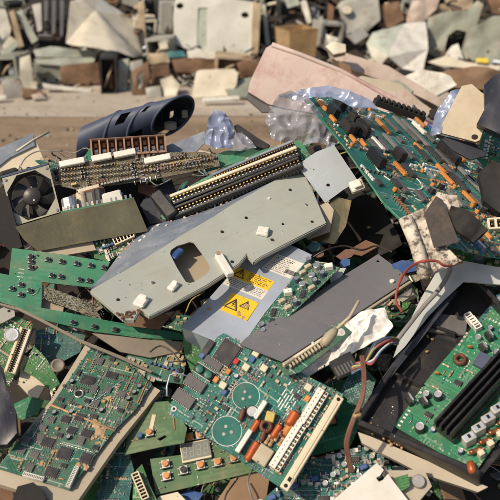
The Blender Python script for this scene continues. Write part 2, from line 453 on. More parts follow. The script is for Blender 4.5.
@cached
def m_coil(r, l, wind='orange_wind'):
    """coil lying along x"""
    mb = MB(); M = Matrix.Translation((-l / 2, 0, r)) @ Matrix.Rotation(math.pi / 2, 4, 'Y')
    n = 9; pr = [(1e-5, 0), (r * .55, 0), (r * .55, l * .1)]
    for i in range(n):
        z = l * .1 + l * .8 * i / n; pr += [(r * .84, z + l * .02), (r, z + l * .8 / n * .5), (r * .84, z + l * .8 / n * .95)]
    pr += [(r * .55, l * .9), (r * .55, l), (1e-5, l)]
    mb.lathe(pr, wind, 12, M); mb.tube([(-l * .75, 0, .0003), (-l * .62, 0, r * .8), (-l * .5, 0, r)], .0006, 'tin', 5)
    mb.tube([(l * .75, 0, .0003), (l * .62, 0, r * .8), (l * .5, 0, r)], .0006, 'tin', 5)
    return mb.mesh('coil')
@cached
def m_toroid(r, h, wind='copper'):
    mb = MB(); pr = []
    for i in range(11):
        a = 2 * math.pi * i / 10; pr.append((r * .68 + r * .32 * math.cos(a), h / 2 + h / 2 * math.sin(a)))
    mb.lathe(pr, wind, 22)
    for i in range(14):
        a = i * math.pi / 7; mb.tube([(r * .4 * math.cos(a), r * .4 * math.sin(a), h * .9), (r * .7 * math.cos(a), r * .7 * math.sin(a), h * 1.06), (r * 1.02 * math.cos(a), r * 1.02 * math.sin(a), h * .5)], r * .07, wind, 5)
    return mb.mesh('coil')
@cached
def m_resistor(l, r, body='ceramic_tan', band='brown_core'):
    mb = MB(); M = Matrix.Translation((-l / 2, 0, r * 1.1)) @ Matrix.Rotation(math.pi / 2, 4, 'Y')
    mb.lathe([(1e-5, 0), (r * .8, l * .02), (r, l * .1), (r, l * .22), (r * .86, l * .3), (r * .86, l * .7), (r, l * .78), (r, l * .9), (r * .8, l * .98), (1e-5, l)], body, 10, M)
    for f in (.35, .48, .62): mb.lathe([(r * .9, l * f), (r * .9, l * (f + .06))], band, 10, M)
    for sx in (-1, 1): mb.tube([(sx * l * .5, 0, r * 1.1), (sx * l * .68, 0, r), (sx * l * .72, 0, 0)], r * .22, 'tin', 5)
    return mb.mesh('resistor')
@cached
def m_block(l, w, h, mt, bev):
    mb = MB(); mb.box((0, 0, h / 2), (l, w, h), mt, 0, bev); return mb.mesh('block')
@cached
def m_socket(l, w, h, n, mt='white_plastic'):
    """strip with a row of open pockets along x"""
    mb = MB(); q = w * .16
    mb.box((0, 0, h * .22), (l, w, h * .44), mt)
    mb.box((0, 0, h * .45), (l * .97, w * .7, h * .03), 'dark_slot')
    for sy in (-1, 1): mb.box((0, sy * (w - q) / 2, h * .7), (l, q, h * .6), mt, 0, q * .2)
    for i in range(n + 1):
        x = -l / 2 + q * .3 + (l - q * .6) * i / n; mb.box((x, 0, h * .69), (l / n * .3, w - 2 * q + .0004, h * .55), mt)
    for i in range(n): mb.box((-l / 2 + l * (i + .5) / n, 0, h * .6), (l / n * .16, l / n * .16, h * .35), 'gold')
    return mb.mesh('connector')
@cached
def m_terminal(l, w, h, n, mt='white_plastic'):
    """moulded strip: stepped top, one row of square openings, one row of small slots"""
    mb = MB(); mb.box((0, w * .2, h * .5), (l, w * .6, h), mt, 0, h * .06); mb.box((0, -w * .27, h * .36), (l, w * .46, h * .72), mt, 0, h * .06)
    for i in range(n):
        x = -l / 2 + l * (i + .5) / n
        mb.box((x, -w * .27, h * .70), (l / n * .58, w * .30, h * .08), 'dark_slot'); mb.box((x, -w * .27, h * .735), (l / n * .3, w * .14, h * .04), 'gold')
        mb.box((x, w * .24, h * .98), (l / n * .28, w * .07, h * .06), 'chip_grey')
    return mb.mesh('connector')
@cached
def m_slot(l, w, h, mt='black_plastic', top='white_plastic', n=24):
    """card edge slot: long body, white lips, contact rows"""
    mb = MB(); mb.box((0, 0, h * .35), (l, w, h * .7), mt, 0, w * .08)
    for sy in (-1, 1):
        mb.box((0, sy * w * .36, h * .83), (l * .99, w * .26, h * .3), mt if sy < 0 else top, 0, w * .05)
    mb.box((0, 0, h * .72), (l * .96, w * .4, h * .02), 'dark_slot')
    for i in range(n + 1):
        x = -l * .48 + l * .96 * i / n
        for sy in (-1, 1): mb.box((x, sy * w * .16, h * .78), (l / n * .4, w * .12, h * .16), 'gold' if sy > 0 else 'tin')
        mb.box((x, -w * .52, h * .4), (l / n * .45, w * .06, h * .55), 'chip_grey')
    return mb.mesh('card_slot')
@cached
def m_switch(s, cap='orange_cap'):
    mb = MB(); mb.box((0, 0, s * .22), (s, s, s * .44), 'black_plastic', 0, s * .06)
    mb.box((0, 0, s * .46), (s * .9, s * .9, s * .05), 'tin')
    for sx in (-1, 1):
        for sy in (-1, 1): mb.box((sx * s * .58, sy * s * .32, s * .1), (s * .22, s * .12, s * .2), 'tin')
    return mb.mesh('switch')
@cached
def m_button(s, cap):
    mb = MB(); mb.cyl((0, 0, s * .48), s * .36, s * .3, cap, 14); return mb.mesh('button')
@cached
def m_header(l, w, h, n, mt='black_plastic'):
    mb = MB(); mb.box((0, 0, h * .25), (l, w, h * .5), mt, 0, w * .08)
    for i in range(n):
        for sy in (-.25, .25): mb.box((-l / 2 + l * (i + .5) / n, sy * w, h * .6), (l / n * .25, l / n * .25, h * .8), 'gold')
    return mb.mesh('pin_header')
@cached
def m_transistor(w, h, th):
    mb = MB(); mb.box((0, 0, h * .35), (w, th, h * .6), 'black_plastic', 0, th * .15)
    mb.prism([(-w / 2, 0), (w / 2, 0), (w / 2, h * .5), (w * .3, h * .55), (-w * .3, h * .55), (-w / 2, h * .5)], -th * .9, -th * .5, 'aluminium',
             [[(w * .13 * math.cos(a * math.pi / 4), h * .34 + w * .13 * math.sin(a * math.pi / 4)) for a in range(8)]],
             Matrix.Translation((0, 0, h * .45)) @ Matrix.Rotation(math.pi / 2, 4, 'X'))
    return mb.mesh('transistor')
@cached
def m_disc(r, th, mt):
    mb = MB(); M = Matrix.Translation((0, -th / 2, r * 1.25)) @ Matrix.Rotation(-math.pi / 2, 4, 'X')
    mb.lathe([(1e-5, 0), (r * .7, th * .08), (r, th * .4), (r, th * .6), (r * .7, th * .92), (1e-5, th)], mt, 14, M)
    for sx in (-.5, .5): mb.tube([(sx * r, 0, 0), (sx * r, 0, r * .6)], .0004, 'tin', 4)
    return mb.mesh('disc_capacitor')
def surf_scatter(T, poly, n, seed, cols=None, smin=.0012, smax=.0038, hmax=.0016, cyls=('tin', 'gold', 'black_plastic', 'blue_cap'), rods=('ceramic_tan', 'film_tan', 'tin', 'orange_cap')):
    """the uncountable little surface parts of one board"""
    rnd = random.Random(seed); mb = MB()
    cols = cols or ['chip_black', 'chip_grey', 'ceramic_tan', 'ceramic_tan', 'tin', 'print_white', 'film_tan', 'tin', 'brown_core', 'orange_cap']
    xs = [p[0] for p in poly]; ys = [p[1] for p in poly]
    def inside(x, y):
        r = False
        for i in range(len(poly)):
            (x1, y1), (x2, y2) = poly[i], poly[i - 1]
            if (y1 > y) != (y2 > y) and x < (x2 - x1) * (y - y1) / (y2 - y1) + x1: r = not r
        return r
    k = 0; tries = 0; row = []
    while k < n and tries < n * 14:
        tries += 1
        if not row:                                    # a row of alike parts, as on a laid-out board
            x = rnd.uniform(min(xs), max(xs)); y = rnd.uniform(min(ys), max(ys)); l = rnd.uniform(smin, smax); w = l * rnd.choice((.5, .5, .6, .9))
            h = rnd.uniform(.0006, hmax); rz = rnd.choice((0, math.pi / 2)); c = rnd.choice(cols); q = rnd.random(); m = rnd.choice((1, 1, 2, 4, 5, 7, 9, 12)); dr = rnd.choice((0, 1)); pt = l * rnd.choice((1.25, 1.5, 1.9)) if dr == (rz > 0) * 1 else w * rnd.choice((1.6, 1.9, 2.4)) + .0005
            rd, cy = rnd.choice(rods), rnd.choice(cyls)
            row = [(x + (pt * i if dr == 0 else 0), y + (pt * i if dr else 0)) for i in range(m)]
        x, y = row.pop()
        if not inside(x, y) or not T.free(x, y, .0015): continue
        x = round(x / .00125) * .00125; y = round(y / .00125) * .00125
        if q < .74:
            mb.box((x, y, h / 2), (l, w, h), c, rz)
            if c not in ('tin', 'print_white'):
                for sx in (-1, 1): mb.box((x + sx * l * .5 * math.cos(rz), y + sx * l * .5 * math.sin(rz), h * .5), (l * .22, w * 1.04, h * 1.06), 'tin', rz)
        elif q < .88:
            mb.tube([(x - l * math.cos(rz), y - l * math.sin(rz), .0001), (x - l * .8 * math.cos(rz), y - l * .8 * math.sin(rz), .0012), (x + l * .8 * math.cos(rz), y + l * .8 * math.sin(rz), .0012), (x + l * math.cos(rz), y + l * math.sin(rz), .0001)], .0007, rd, 5)
        else: mb.cyl((x, y, 0), w * .7, h * 1.6, cy, 7)
        k += 1
    if mb.v: T.part('surface_components', mb, None, None, None, 'stuff')
def pins_under(poly, n, seed, z=-.0016):
    """solder tails on the underside"""
    rnd = random.Random(seed); mb = MB(); xs = [p[0] for p in poly]; ys = [p[1] for p in poly]
    for _ in range(n): mb.box((round(rnd.uniform(min(xs), max(xs)) / .0025) * .0025, rnd.uniform(min(ys), max(ys)), z - .001), (.0008, .0008, .002), 'tin')
    return mb
def fill_parts(T, poly, n, seed, kinds, mar=.004):
    rnd = random.Random(seed); xs = [p[0] for p in poly]; ys = [p[1] for p in poly]
    def inside(x, y):
        r = False
        for i in range(len(poly)):
            (x1, y1), (x2, y2) = poly[i], poly[i - 1]
            if (y1 > y) != (y2 > y) and x < (x2 - x1) * (y - y1) / (y2 - y1) + x1: r = not r
        return r
    k = tries = 0
    while k < n and tries < n * 40:
        tries += 1
        nm, me, r, rot = rnd.choice(kinds)
        x = rnd.uniform(min(xs), max(xs)); y = rnd.uniform(min(ys), max(ys))
        if not all(inside(x + a * r, y + b * r) for a, b in ((1, 0), (-1, 0), (0, 1), (0, -1))): continue
        if not T.free(x, y, r): continue
        T.used.append((x, y, r)); k += 1
        T.part(nm, me, None, Matrix.Translation((x, y, 0)) @ Matrix.Rotation(rot + rnd.choice((0, 0, math.pi)) + rnd.gauss(0, .02), 4, 'Z'))
# ================================================================== SETTING
def sstep(a, b, x):
    t = max(0, min(1, (x - a) / (b - a))); return t * t * (3 - 2 * t)
def heap_z(x, y):
    """the mound under the scrap"""
    yr = 1.42 + .15 * sstep(-.12, .30, x) - .10 * sstep(-.40, -.58, x)
    z = SL0 - .13 + SL * min(y, yr)
    if y > yr:
        f = sstep(-.05, .35, x); z -= (y - yr) * (1.5 - 1.22 * f)
    z += .05 * math.exp(-((x + .28) / .33) ** 2 - ((y - 1.40) / .13) ** 2)
    z -= .25 * max(0, abs(x) - .9)
    return max(z, -.02)
def terrain():
    mb = MB(); nx, ny = 130, 150; vs = []; fs = []
    for j in range(ny + 1):
        for i in range(nx + 1):
            x = -2.6 + 5.2 * i / nx; y = -.6 + 5.4 * j / ny
            z = heap_z(x, y); k = 1 if z > .02 else 0
            z += k * (noise.noise(Vector((x * 6, y * 6, 0))) * .02 + noise.noise(Vector((x * 19, y * 19, 3))) * .012)
            vs.append((x, y, z))
    for j in range(ny):
        for i in range(nx):
            a = j * (nx + 1) + i; fs.append((a, a + 1, a + nx + 2, a + nx + 1))
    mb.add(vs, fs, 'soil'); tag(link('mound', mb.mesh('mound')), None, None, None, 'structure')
terrain()
def dirt_mat(name, c1, c2, c3, sx):
    m, nt, b = _nt(name); tc = _n(nt, 'ShaderNodeTexCoord'); v = tc.outputs['Object']
    mp = _n(nt, 'ShaderNodeMapping'); mp.inputs['Scale'].default_value = (.35, 3.2, 1); mp.inputs['Rotation'].default_value = (0, 0, .05); nt.links.new(v, mp.inputs[0])
    n1 = _noise(nt, mp.outputs[0], sx, 6, .65); n2 = _noise(nt, v, 5, 8, .7); n3 = _noise(nt, v, 45, 5)
    c = _mix(nt, _ramp(nt, n1, .35, .65), c1, c2); c = _mix(nt, _mul(nt, _ramp(nt, n2, .5, .7), .6), c, c3)
    nt.links.new(c, b.inputs['Base Color']); b.inputs['Roughness'].default_value = .95
    _bump(nt, b, n2, .7, .03); MATS[name] = m
dirt_mat('ground_dirt', (.165, .112, .072), (.31, .23, .155), (.36, .28, .20), 1.2)
dirt_mat('road_dirt', (.38, .325, .26), (.47, .41, .34), (.27, .21, .155), 1.0)
mb = MB(); mb.add([(-90, -60, 0), (90, -60, 0), (90, 120, 0), (-90, 120, 0)], [(0, 1, 2, 3)], 'ground_dirt')
tag(link('ground', mb.mesh('ground')), None, None, None, 'structure')
mb = MB(); N_ = 60
e0 = [(-14 + 28 * i / N_, 4.86 + .10 * noise.noise(Vector((i * .35, 0, 1))) + .05 * noise.noise(Vector((i * 1.3, 2, 1))), .004) for i in range(N_ + 1)]
e1 = [(p[0], 7.5, .004) for p in e0]
mb.add(e0 + e1, [(i, i + 1, N_ + 2 + i, N_ + 1 + i) for i in range(N_)], 'road_dirt')
tag(link('road', mb.mesh('road')), None, None, None, 'structure')
# ruts and little stones on the dirt road
mb = MB(); rnd = random.Random(5)
for _ in range(1500):
    x = rnd.uniform(-5, 5); y = rnd.uniform(2.6, 5.5); s = rnd.uniform(.004, .022)
    if heap_z(x, y) > 0: continue
    mb.box((x, y, s * .25), (s, s * rnd.uniform(.6, 1), s * .7), rnd.choice(('bg_beige', 'bg_brown', 'soil', 'bg_grey')), rnd.uniform(0, 3), s * .2)
single('gravel', 'loose stones and chips scattered over the dirt road', 'gravel', mb, None, None, 'stuff')

# loose scrap between the larger pieces
def rubble():
    rnd = random.Random(11); mb = MB()
    boards = ['pcb_dark', 'pcb_green', 'pcb_leaf', 'pcb_back', 'pcb_blue_green', 'pcb_olive']
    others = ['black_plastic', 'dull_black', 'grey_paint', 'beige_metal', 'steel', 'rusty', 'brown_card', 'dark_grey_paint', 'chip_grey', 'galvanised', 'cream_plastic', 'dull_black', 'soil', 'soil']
    for k in range(3500):
        x = rnd.uniform(-1.15, 1.15) if k < 2900 else rnd.uniform(.0, .42); y = rnd.uniform(.45, 1.60) if k < 2300 else rnd.uniform(1.5, 3.2)
        if k >= 2900: y = rnd.uniform(.95, 1.40)
        if x < -.1 and y > 1.42: continue
        z = heap_z(x, y)
        if z < .1: continue
        z += rnd.uniform(-.005, .055)
        M = Matrix.Translation((x, y, z)) @ Matrix.Rotation(rnd.uniform(0, 6.28), 4, 'Z') @ Matrix.Rotation(rnd.gauss(R(22), .5), 4, 'X') @ Matrix.Rotation(rnd.gauss(0, .4), 4, 'Y')
        q = rnd.random(); s = rnd.uniform(.012, .05)
        if y > 1.55: q = .35 + .4 * rnd.random(); s *= 1.6
        if q < .34:
            a = [(s * rnd.uniform(.7, 1.1) * math.cos(t + rnd.uniform(-.3, .3)), s * .7 * rnd.uniform(.6, 1.1) * math.sin(t)) for t in (.6, 1.5, 2.5, 3.9, 5.4)]
            mb.prism(a, 0, .0015, rnd.choice(boards), (), M)
            for _ in range(5): mb.box((rnd.gauss(0, s * .3), rnd.gauss(0, s * .2), .003), (rnd.uniform(.002, .008), rnd.uniform(.002, .005), rnd.uniform(.002, .006)), rnd.choice(('chip_black', 'tin', 'film_tan', 'ceramic_tan', 'black_plastic')), 0, 0, M)
        elif q < .55: mb.box((0, 0, 0), (s * 1.4, s * rnd.uniform(.2, .8), rnd.uniform(.001, .004)), rnd.choice(others), 0, 0, M)
        elif q < .78: mb.box((0, 0, 0), (s * .7, s * rnd.uniform(.2, .6), s * rnd.uniform(.15, .5)), rnd.choice(others), 0, s * .05, M)
        elif q < .88:
            r = s * .18; mb.cyl((0, 0, 0), r, s * .6, rnd.choice(('black_plastic', 'steel', 'blue_cap', 'copper', 'steel')), 10, M)
        else:
            p = Vector((0, 0, 0)); d = Vector((rnd.uniform(-1, 1), rnd.uniform(-1, 1), 0)); pts = []
            for _ in range(7):
                pts.append(M @ p); p = p + d * s * .35; d = (d + Vector((rnd.gauss(0, .6), rnd.gauss(0, .6), rnd.gauss(0, .3)))).normalized()
            mb.tube(pts, rnd.uniform(.0007, .0016), rnd.choice(('wire_black', 'wire_grey', 'wire_brown', 'wire_red', 'wire_blue', 'wire_white', 'wire_yellow')), 5)
    for k in range(120):                               # tangles of thin wire
        x = rnd.uniform(-.6, .6); y = rnd.uniform(.6, 1.42); a = rnd.uniform(0, 6.28); pts = []; l = rnd.uniform(.012, .024); h = rnd.uniform(.02, .075)
        for i in range(9):
            pts.append(Vector((x, y, heap_z(x, y) + h + rnd.gauss(0, .006)))); x += l * math.cos(a); y += l * math.sin(a); a += rnd.gauss(0, .7)
        sm = []
        for i in range(8):
            p0, p1, p2, p3 = pts[max(0, i - 1)], pts[i], pts[i + 1], pts[min(8, i + 2)]
            for t in (0, .33, .66): sm.append(.5 * (2 * p1 + (p2 - p0) * t + (2 * p0 - 5 * p1 + 4 * p2 - p3) * t * t + (3 * p1 - p0 - 3 * p2 + p3) * t ** 3))
        mb.tube(sm, rnd.uniform(.0006, .0013), rnd.choice(('wire_black', 'wire_black', 'wire_grey', 'wire_brown', 'wire_red', 'wire_blue', 'wire_grey', 'wire_yellow', 'wire_brown')), 5)
    single('scrap_rubble', 'small broken electronics scrap filling the gaps between the larger pieces', 'scrap', mb, None, None, 'stuff')
rubble()

# ================================================================== BOARD WITH RELAY COILS AND CREAM CONNECTOR (front centre)
def board(name, label, cat, corners, outline, mt, lift, c, holes=(), th=.0018, group=None, w=(0, 0, 0), free=.6, n0=None, t=None, edge=None, plane=None):
    fr = Fr(*corners, lift=lift, c=c, w=w, free=free, n0=n0, t=t, plane=plane); T = Thing(name, label, cat, fr, group)
    T.outline = fr.poly(outline)
    T.part('circuit_board', MB().prism(T.outline, -th, 0, mt, [fr.poly(h) for h in holes], None, edge)); return T
def ring_hole(u, v, r, n=10, q=.8): return [(u + r * math.cos(6.283 * i / n), v + r * q * math.sin(6.283 * i / n)) for i in range(n)]

T = board('relay_board', 'teal circuit board with orange coils and a long cream connector along its lower right edge', 'circuit board',
          ((168, 412), (280, 487), (222, 333)), [(168, 412), (171, 402), (178, 396), (217, 337), (224, 333), (246, 345), (343, 394), (343, 402), (287, 485), (278, 486)], 'pcb_teal', .085, .62)
f = T.fr; L = lambda px: px / f.sx; W = lambda px: px / f.sy
T.put('chip', m_chip(L(20), W(24), .004, 'chip_black', True), 227, 353, 0, 0, W(13))
T.put('chip', m_chip(L(7), W(17), .004), 208, 348, 0, 0, W(8))
T.put('chip', m_chip(L(20), W(8), .004, 'chip_grey'), 213, 364, 0, 0, W(8))
def m_dual_coil(l, w, h):
    mb = MB(); mb.box((0, 0, h * .3), (l, w, h * .6), 'black_plastic', 0, .001)
    for sx in (-1, 1): mb.box((sx * l * .47, 0, h * .55), (l * .07, w, h * 1.0), 'tin')
    for sy in (-1, 1): mb.lathe([(1e-5, 0), (w * .2, 0), (w * .2, h * .5), (w * .14, h * .58), (1e-5, h * .58)], 'green_wind', 14, Matrix.Translation((0, sy * w * .24, h * .5)))
    return mb
T.put('relay', m_dual_coil(W(11), L(22), .007).mesh('relay'), 204, 373, math.pi / 2, 0, W(10))
T.put('chip', m_chip(L(22), W(11), .005, 'chip_grey'), 195, 384, 0, 0, W(12))
T.put('chip', m_chip(L(22), W(12), .005, 'chip_grey'), 184, 399, 0, 0, W(12))
for u, v in ((256, 354), (223, 386), (246, 368), (308, 388), (264, 369)): T.put('block_capacitor', m_block(L(7), W(7), .006, 'cream_plastic', .0008), u, v, 0, 0, .005)
for u, v, mt in ((236, 362, 'red_plastic'), (228, 372, 'orange_cap'), (216, 380, 'orange_cap'), (224, 393, 'blue_cap'), (252, 360, 'blue_cap'), (262, 424, 'red_plastic'), (307, 399, 'orange_cap'), (202, 356, 'blue_cap')):
    T.put('block_capacitor', m_block(L(5), W(6), .004, mt, .0006), u, v, 0, 0, .004)
for u, v, r in ((246, 396, 14), (227, 431, 15)):
    mb = MB(); rr = W(r); mb.lathe([(rr * .96, 0), (rr * .96, .0003), (rr, .0003), (rr, 0)], 'print_white', 40)
    mb.lathe([(1e-5, .0002), (rr * .94, .0002), (rr * .94, 0)], 'green_flat', 40, None, False)
    for a in range(3): mb.cyl((rr * .3 * math.cos(a * 2.1), rr * .3 * math.sin(a * 2.1), 0), rr * .12, .0012, 'tin', 10)
    T.put('empty_capacitor_footprint', mb, u, v, .3, .0001, rr)
# large wound parts
for u, v, rz, r, l, mt in ((292, 420, -.6, 6, 17, 'orange_wind'), (289, 428, -.62, 4.5, 18, 'orange_cap'), (254, 449, .85, 4.5, 15, 'orange_wind'), (250, 456, .85, 4.3, 12, 'orange_wind')):
    T.put('coil', m_coil(L(r), L(l), mt), u, v, math.pi / 2 + (0 if rz < 0 else 0), 0, L(7))
for u, v, r, h in ((266, 427, 7, 7), (242, 415, 5, 6), (255, 427, 6, 7), (276, 432, 6, 8), (263, 436, 5, 6)):
    T.put('coil', m_toroid(L(r), L(h), 'brown_core') if r == 7 else m_coil(L(r * .62), L(h * 2.1), 'brown_core' if r == 5 else 'orange_wind'), u, v, math.pi / 2 + .12 * (u % 3), 0, L(r))
T.put('coil', m_toroid(L(5), L(5), 'brown_core'), 284, 434, 0, 0, L(5))
T.put('transformer', m_block(L(9), W(10), L(9), 'yellow_tape', .001), 270, 418, .3, 0, L(6))
T.put('film_capacitor', m_block(L(5), W(20), L(9), 'white_plastic', .0008), 260, 411, 0, 0, L(8))
T.put('film_capacitor', m_block(L(5), W(25), L(9), 'white_plastic', .0008), 244, 442, 0, 0, L(9))
T.put('film_capacitor', m_block(L(15), W(18), L(8), 'film_tan', .001), 263, 456, 0, 0, L(10))
T.put('black_capacitor', m_elcap(L(6), L(9)), 252, 413, 0, 0, L(6))
for u, v in ((272, 442), (277, 437), (281, 442), (268, 440)): T.put('resistor', m_resistor(L(11), L(2.2), 'ceramic_tan'), u, v, math.pi / 2, 0, L(3))
for u, v, s in ((313, 408, 40), (288, 446, 53)):
    T.put('connector', m_terminal(W(s), L(12), L(8), 12 if s > 45 else 9, 'white_plastic'), u, v, math.pi / 2, 0, L(8))
mb = MB(); ln = W(106)
mb.box((0, 0, L(4.5)), (ln, L(9), L(9)), 'cream_plastic', 0, L(.7))
mb.box((0, 0, L(9.3)), (ln * .86, L(3.4), L(1)), 'cream_plastic', 0, L(.4))
mb.box((0, L(-4.2), L(4.5)), (ln * .84, L(1.6), L(5)), 'cream_plastic', 0, L(.3))
for sx in (-1, 1): mb.cyl((sx * ln * .465, 0, L(8.6)), L(2), L(.6), 'dark_slot', 12)
mb.box((-ln * .40, L(0), L(9.2)), (L(7), L(6), L(1)), 'cream_plastic', 0, L(.3)); mb.box((-ln * .40, L(0), L(9.8)), (L(4.5), L(3.5), L(.3)), 'dark_slot')
T.put('edge_connector', mb, 312, 443, math.pi / 2, -L(1.5), L(5))
mb = MB()
for i in range(6):
    for j in range(2 if i % 2 else 3): mb.box((L(i * 3), W(j * 9 - (i % 3) * 2), .0002), (L(1.1), W(6 + (i * 7 + j * 5) % 4), .0004), 'print_white')
T.put('printed_text', mb, 279, 400, 0, 0, L(11))
mb = MB(); mb.cyl((0, 0, 0), L(3), .0012, 'tin', 14); mb.cyl((0, 0, .0009), L(1.4), .0005, 'dark_slot', 10)
T.put('mounting_hole', mb, 174, 409, 0, 0, L(4))
fill_parts(T, T.outline, 34, 3, [('chip', m_chip(L(7), W(5), .002), L(5), 0), ('resistor', m_resistor(L(7), L(1.3)), L(4.5), 0), ('resistor', m_resistor(L(6), L(1.2), 'film_tan'), L(4.5), math.pi / 2),
    ('block_capacitor', m_block(L(4), W(3), .003, 'film_tan', .0004), L(3), 0), ('block_capacitor', m_block(L(3.5), W(4), .003, 'chip_grey', .0004), L(3), 0), ('chip', m_chip(L(5), W(8), .002), L(5), math.pi / 2), ('black_capacitor', m_elcap(L(2.4), L(4), 'navy_plastic'), L(3), 0)])
surf_scatter(T, T.outline, 430, 4, ['chip_black', 'chip_black', 'steel_dull', 'tin', 'ceramic_tan', 'film_tan', 'chip_black', 'brown_core', 'blue_cap', 'chip_grey'])

# ================================================================== KEYPAD BOARDS
def keypad(label, corners, outline, sw, lift, c, mt='pcb_olive', s=8, holes=(), capm='orange_cap', free=.5):
    T = board('keypad_board', label, 'circuit board', corners, outline, mt, lift, c, holes, .0016, 'keypad boards with push switches', free=free)
    for k, p in enumerate(sw):
        u, v = p[:2]; cap = p[2] if len(p) > 2 else capm; sz = s / T.fr.sx
        b = T.put('switch', m_switch(sz), u, v, 0, 0, sz)
        T.part('button', m_button(sz, cap), b)
    return T
T = keypad('olive keypad board with a segmented display and orange buttons', ((153, 494), (258, 471), (150, 460)), [(150, 459), (180, 455), (215, 441), (262, 424), (280, 455), (258, 471), (156, 495)],
           [(166, 465), (167, 477), (184, 471, 'black_plastic'), (201, 466, 'orange_cap'), (218, 463), (234, 459), (190, 438), (200, 436)], .012, .35, s=9)
f = T.fr; mb = MB(); l = 30 / f.sx; w_ = 19 / f.sy
mb.box((0, 0, .003), (l, w_, .006), 'cream_plastic', 0, .0006); mb.box((0, w_ * .02, .0062), (l * .94, w_ * .84, .0008), 'lcd_grey')
dsp = T.put('display', mb, 196, 452, 0, 0, .02)
mb = MB()
for i in range(4):                                    # four seven-segment figures reading 8888
    x = -l * .36 + l * .24 * i; a = l * .13; h = w_ * .26
    for yy in (-h, 0, h): mb.box((x + yy * .12, yy, .0068), (a, a * .14, .0003), 'lcd_digit')
    for sx in (-1, 1):
        for yy in (-h / 2, h / 2): mb.box((x + sx * a * .5 + yy * .12, yy, .0068), (a * .14, h * .82, .0003), 'lcd_digit')
T.part('digits', mb, dsp)
surf_scatter(T, T.outline, 26, 8)
T = keypad('olive keypad board with a worn scratch, one orange button and a blue knob', ((125, 455), (184, 443), (131, 404)), [(125, 455), (131, 404), (168, 401), (182, 420), (187, 428), (184, 443), (160, 447)],
           [(151, 434)], .030, .40, s=8, holes=[[(157, 439), (165, 435), (167, 437), (160, 441)]])
f = T.fr; mb = MB(); mb.cyl((0, 0, 0), 3 / f.sx, 5 / f.sx, 'wire_blue', 12); T.put('blue_knob', mb, 141, 437)
mb = MB(); mb.box((0, 0, .0004), (4 / f.sx, 20 / f.sy, .0008), 'film_tan', -.25); T.put('bare_strip', mb, 152, 425)
surf_scatter(T, T.outline, 18, 9, ['tin', 'film_tan', 'ceramic_tan'])
T = keypad('dark green keypad board poking out beyond the cream connector with one orange button', ((286, 462), (362, 440), (285, 388)), [(283, 462), (240, 470), (270, 430), (300, 392), (340, 380), (364, 378), (362, 420), (350, 446)],
           [(333, 422)], -.005, .3, 'pcb_green', 9)
surf_scatter(T, T.outline, 30, 10, ['tin', 'film_tan', 'chip_black'])

# ================================================================== BRIGHT GREEN BUTTON BOARD (left)
T = board('button_board', 'bright green L shaped board dotted with small black buttons', 'circuit board', ((41, 314), (110, 262), (12, 249)) and ((0, 300), (103, 312), (12, 249)),
          [(12, 248), (60, 254), (110, 262), (104, 277), (95, 288), (42, 282), (41, 314), (0, 302), (-12, 298), (-12, 271), (9, 275)], 'pcb_bright', .075, .45, free=.3)
f = T.fr
for u, v in ((31, 257), (31, 262), (31, 268), (48, 260), (62, 262), (77, 264), (91, 266), (104, 268), (52, 276), (61, 277), (80, 280), (89, 281), (21, 285), (12, 289), (30, 291), (21, 295)):
    b = T.put('switch', m_switch(5 / f.sx), u, v, 0, 0, .005); T.part('button', m_button(5.4 / f.sx, 'black_plastic'), b)
mb = MB()
for i in range(3): mb.box((0, i * .006, .0002), (.008, .0009, .0004), 'print_white')
T.put('printed_text', mb, 20, 277)
T = board('button_strip', 'long thin bright green strip board with three black buttons', 'circuit board', ((20, 312), (183, 338), (18, 304)), [(16, 307), (20, 304), (60, 311), (110, 321), (180, 333), (184, 340), (140, 338), (90, 331), (40, 319)], 'pcb_bright', .05, .45, free=.1)
for u, v in ((73, 323), (94, 327), (115, 330)):
    b = T.put('switch', m_switch(5 / T.fr.sx), u, v, 0, 0, .005); T.part('button', m_button(5.4 / T.fr.sx, 'black_plastic'), b)
# the solder-side strip seen between the arms of the L
T = board('pin_strip', 'narrow brown board bristling with solder pins in the notch of the bright green board', 'circuit board', ((42, 297), (100, 318), (44, 286)), [(42, 298), (42, 285), (92, 303), (102, 320), (96, 319)], 'pcb_back', .055, .45, free=.2)
T.part('solder_pins', pins_under(T.outline, 260, 5, .003))
plate('beige_offcut', 'plain beige offcut under the pin strip by the bright green board', 'sheet offcut', [(42, 298), (64, 306), (62, 316), (40, 312)], 'beige_panel', .05, .5, th=.003)

# ================================================================== LOWER LEFT DARK BOARDS ON A TRAY
T = board('logic_board', 'large dark green logic board split by a rail, lying on a pale tray', 'circuit board', ((0, 472), (70, 492), (93, 346)), [(-3, 468), (20, 440), (52, 404), (92, 346), (112, 352), (152, 384), (135, 410), (113, 432), (69, 490)], 'pcb_dark', .045, .45, free=.4)
f = T.fr
mb = MB(); T2 = T.outline
bl = f.poly([(-14, 478), (50, 398), (86, 340), (96, 343), (155, 385), (160, 388), (118, 440), (76, 500), (60, 501)])
mb.prism(bl, -.016, -.006, 'beige_metal'); T.part('tray', mb)
a, b = Vector(f.loc(50, 405)), Vector(f.loc(115, 431))
mb = MB(); mb.tube([(a.x, a.y, .001), (b.x, b.y, .001)], .0016, 'ceramic_tan', 6); T.part('seam_rail', mb)
a, b = Vector(f.loc(86, 408)), Vector(f.loc(122, 381)); d = Vector(f.loc(148, 389))
mb = MB(); mb.tube([(a.x, a.y, .001), (b.x, b.y, .001), (d.x, d.y, .001)], .0009, 'blue_grey_paint_and_shade', 6); T.part('wire_rail', mb)
Lx = lambda px: px / f.sx
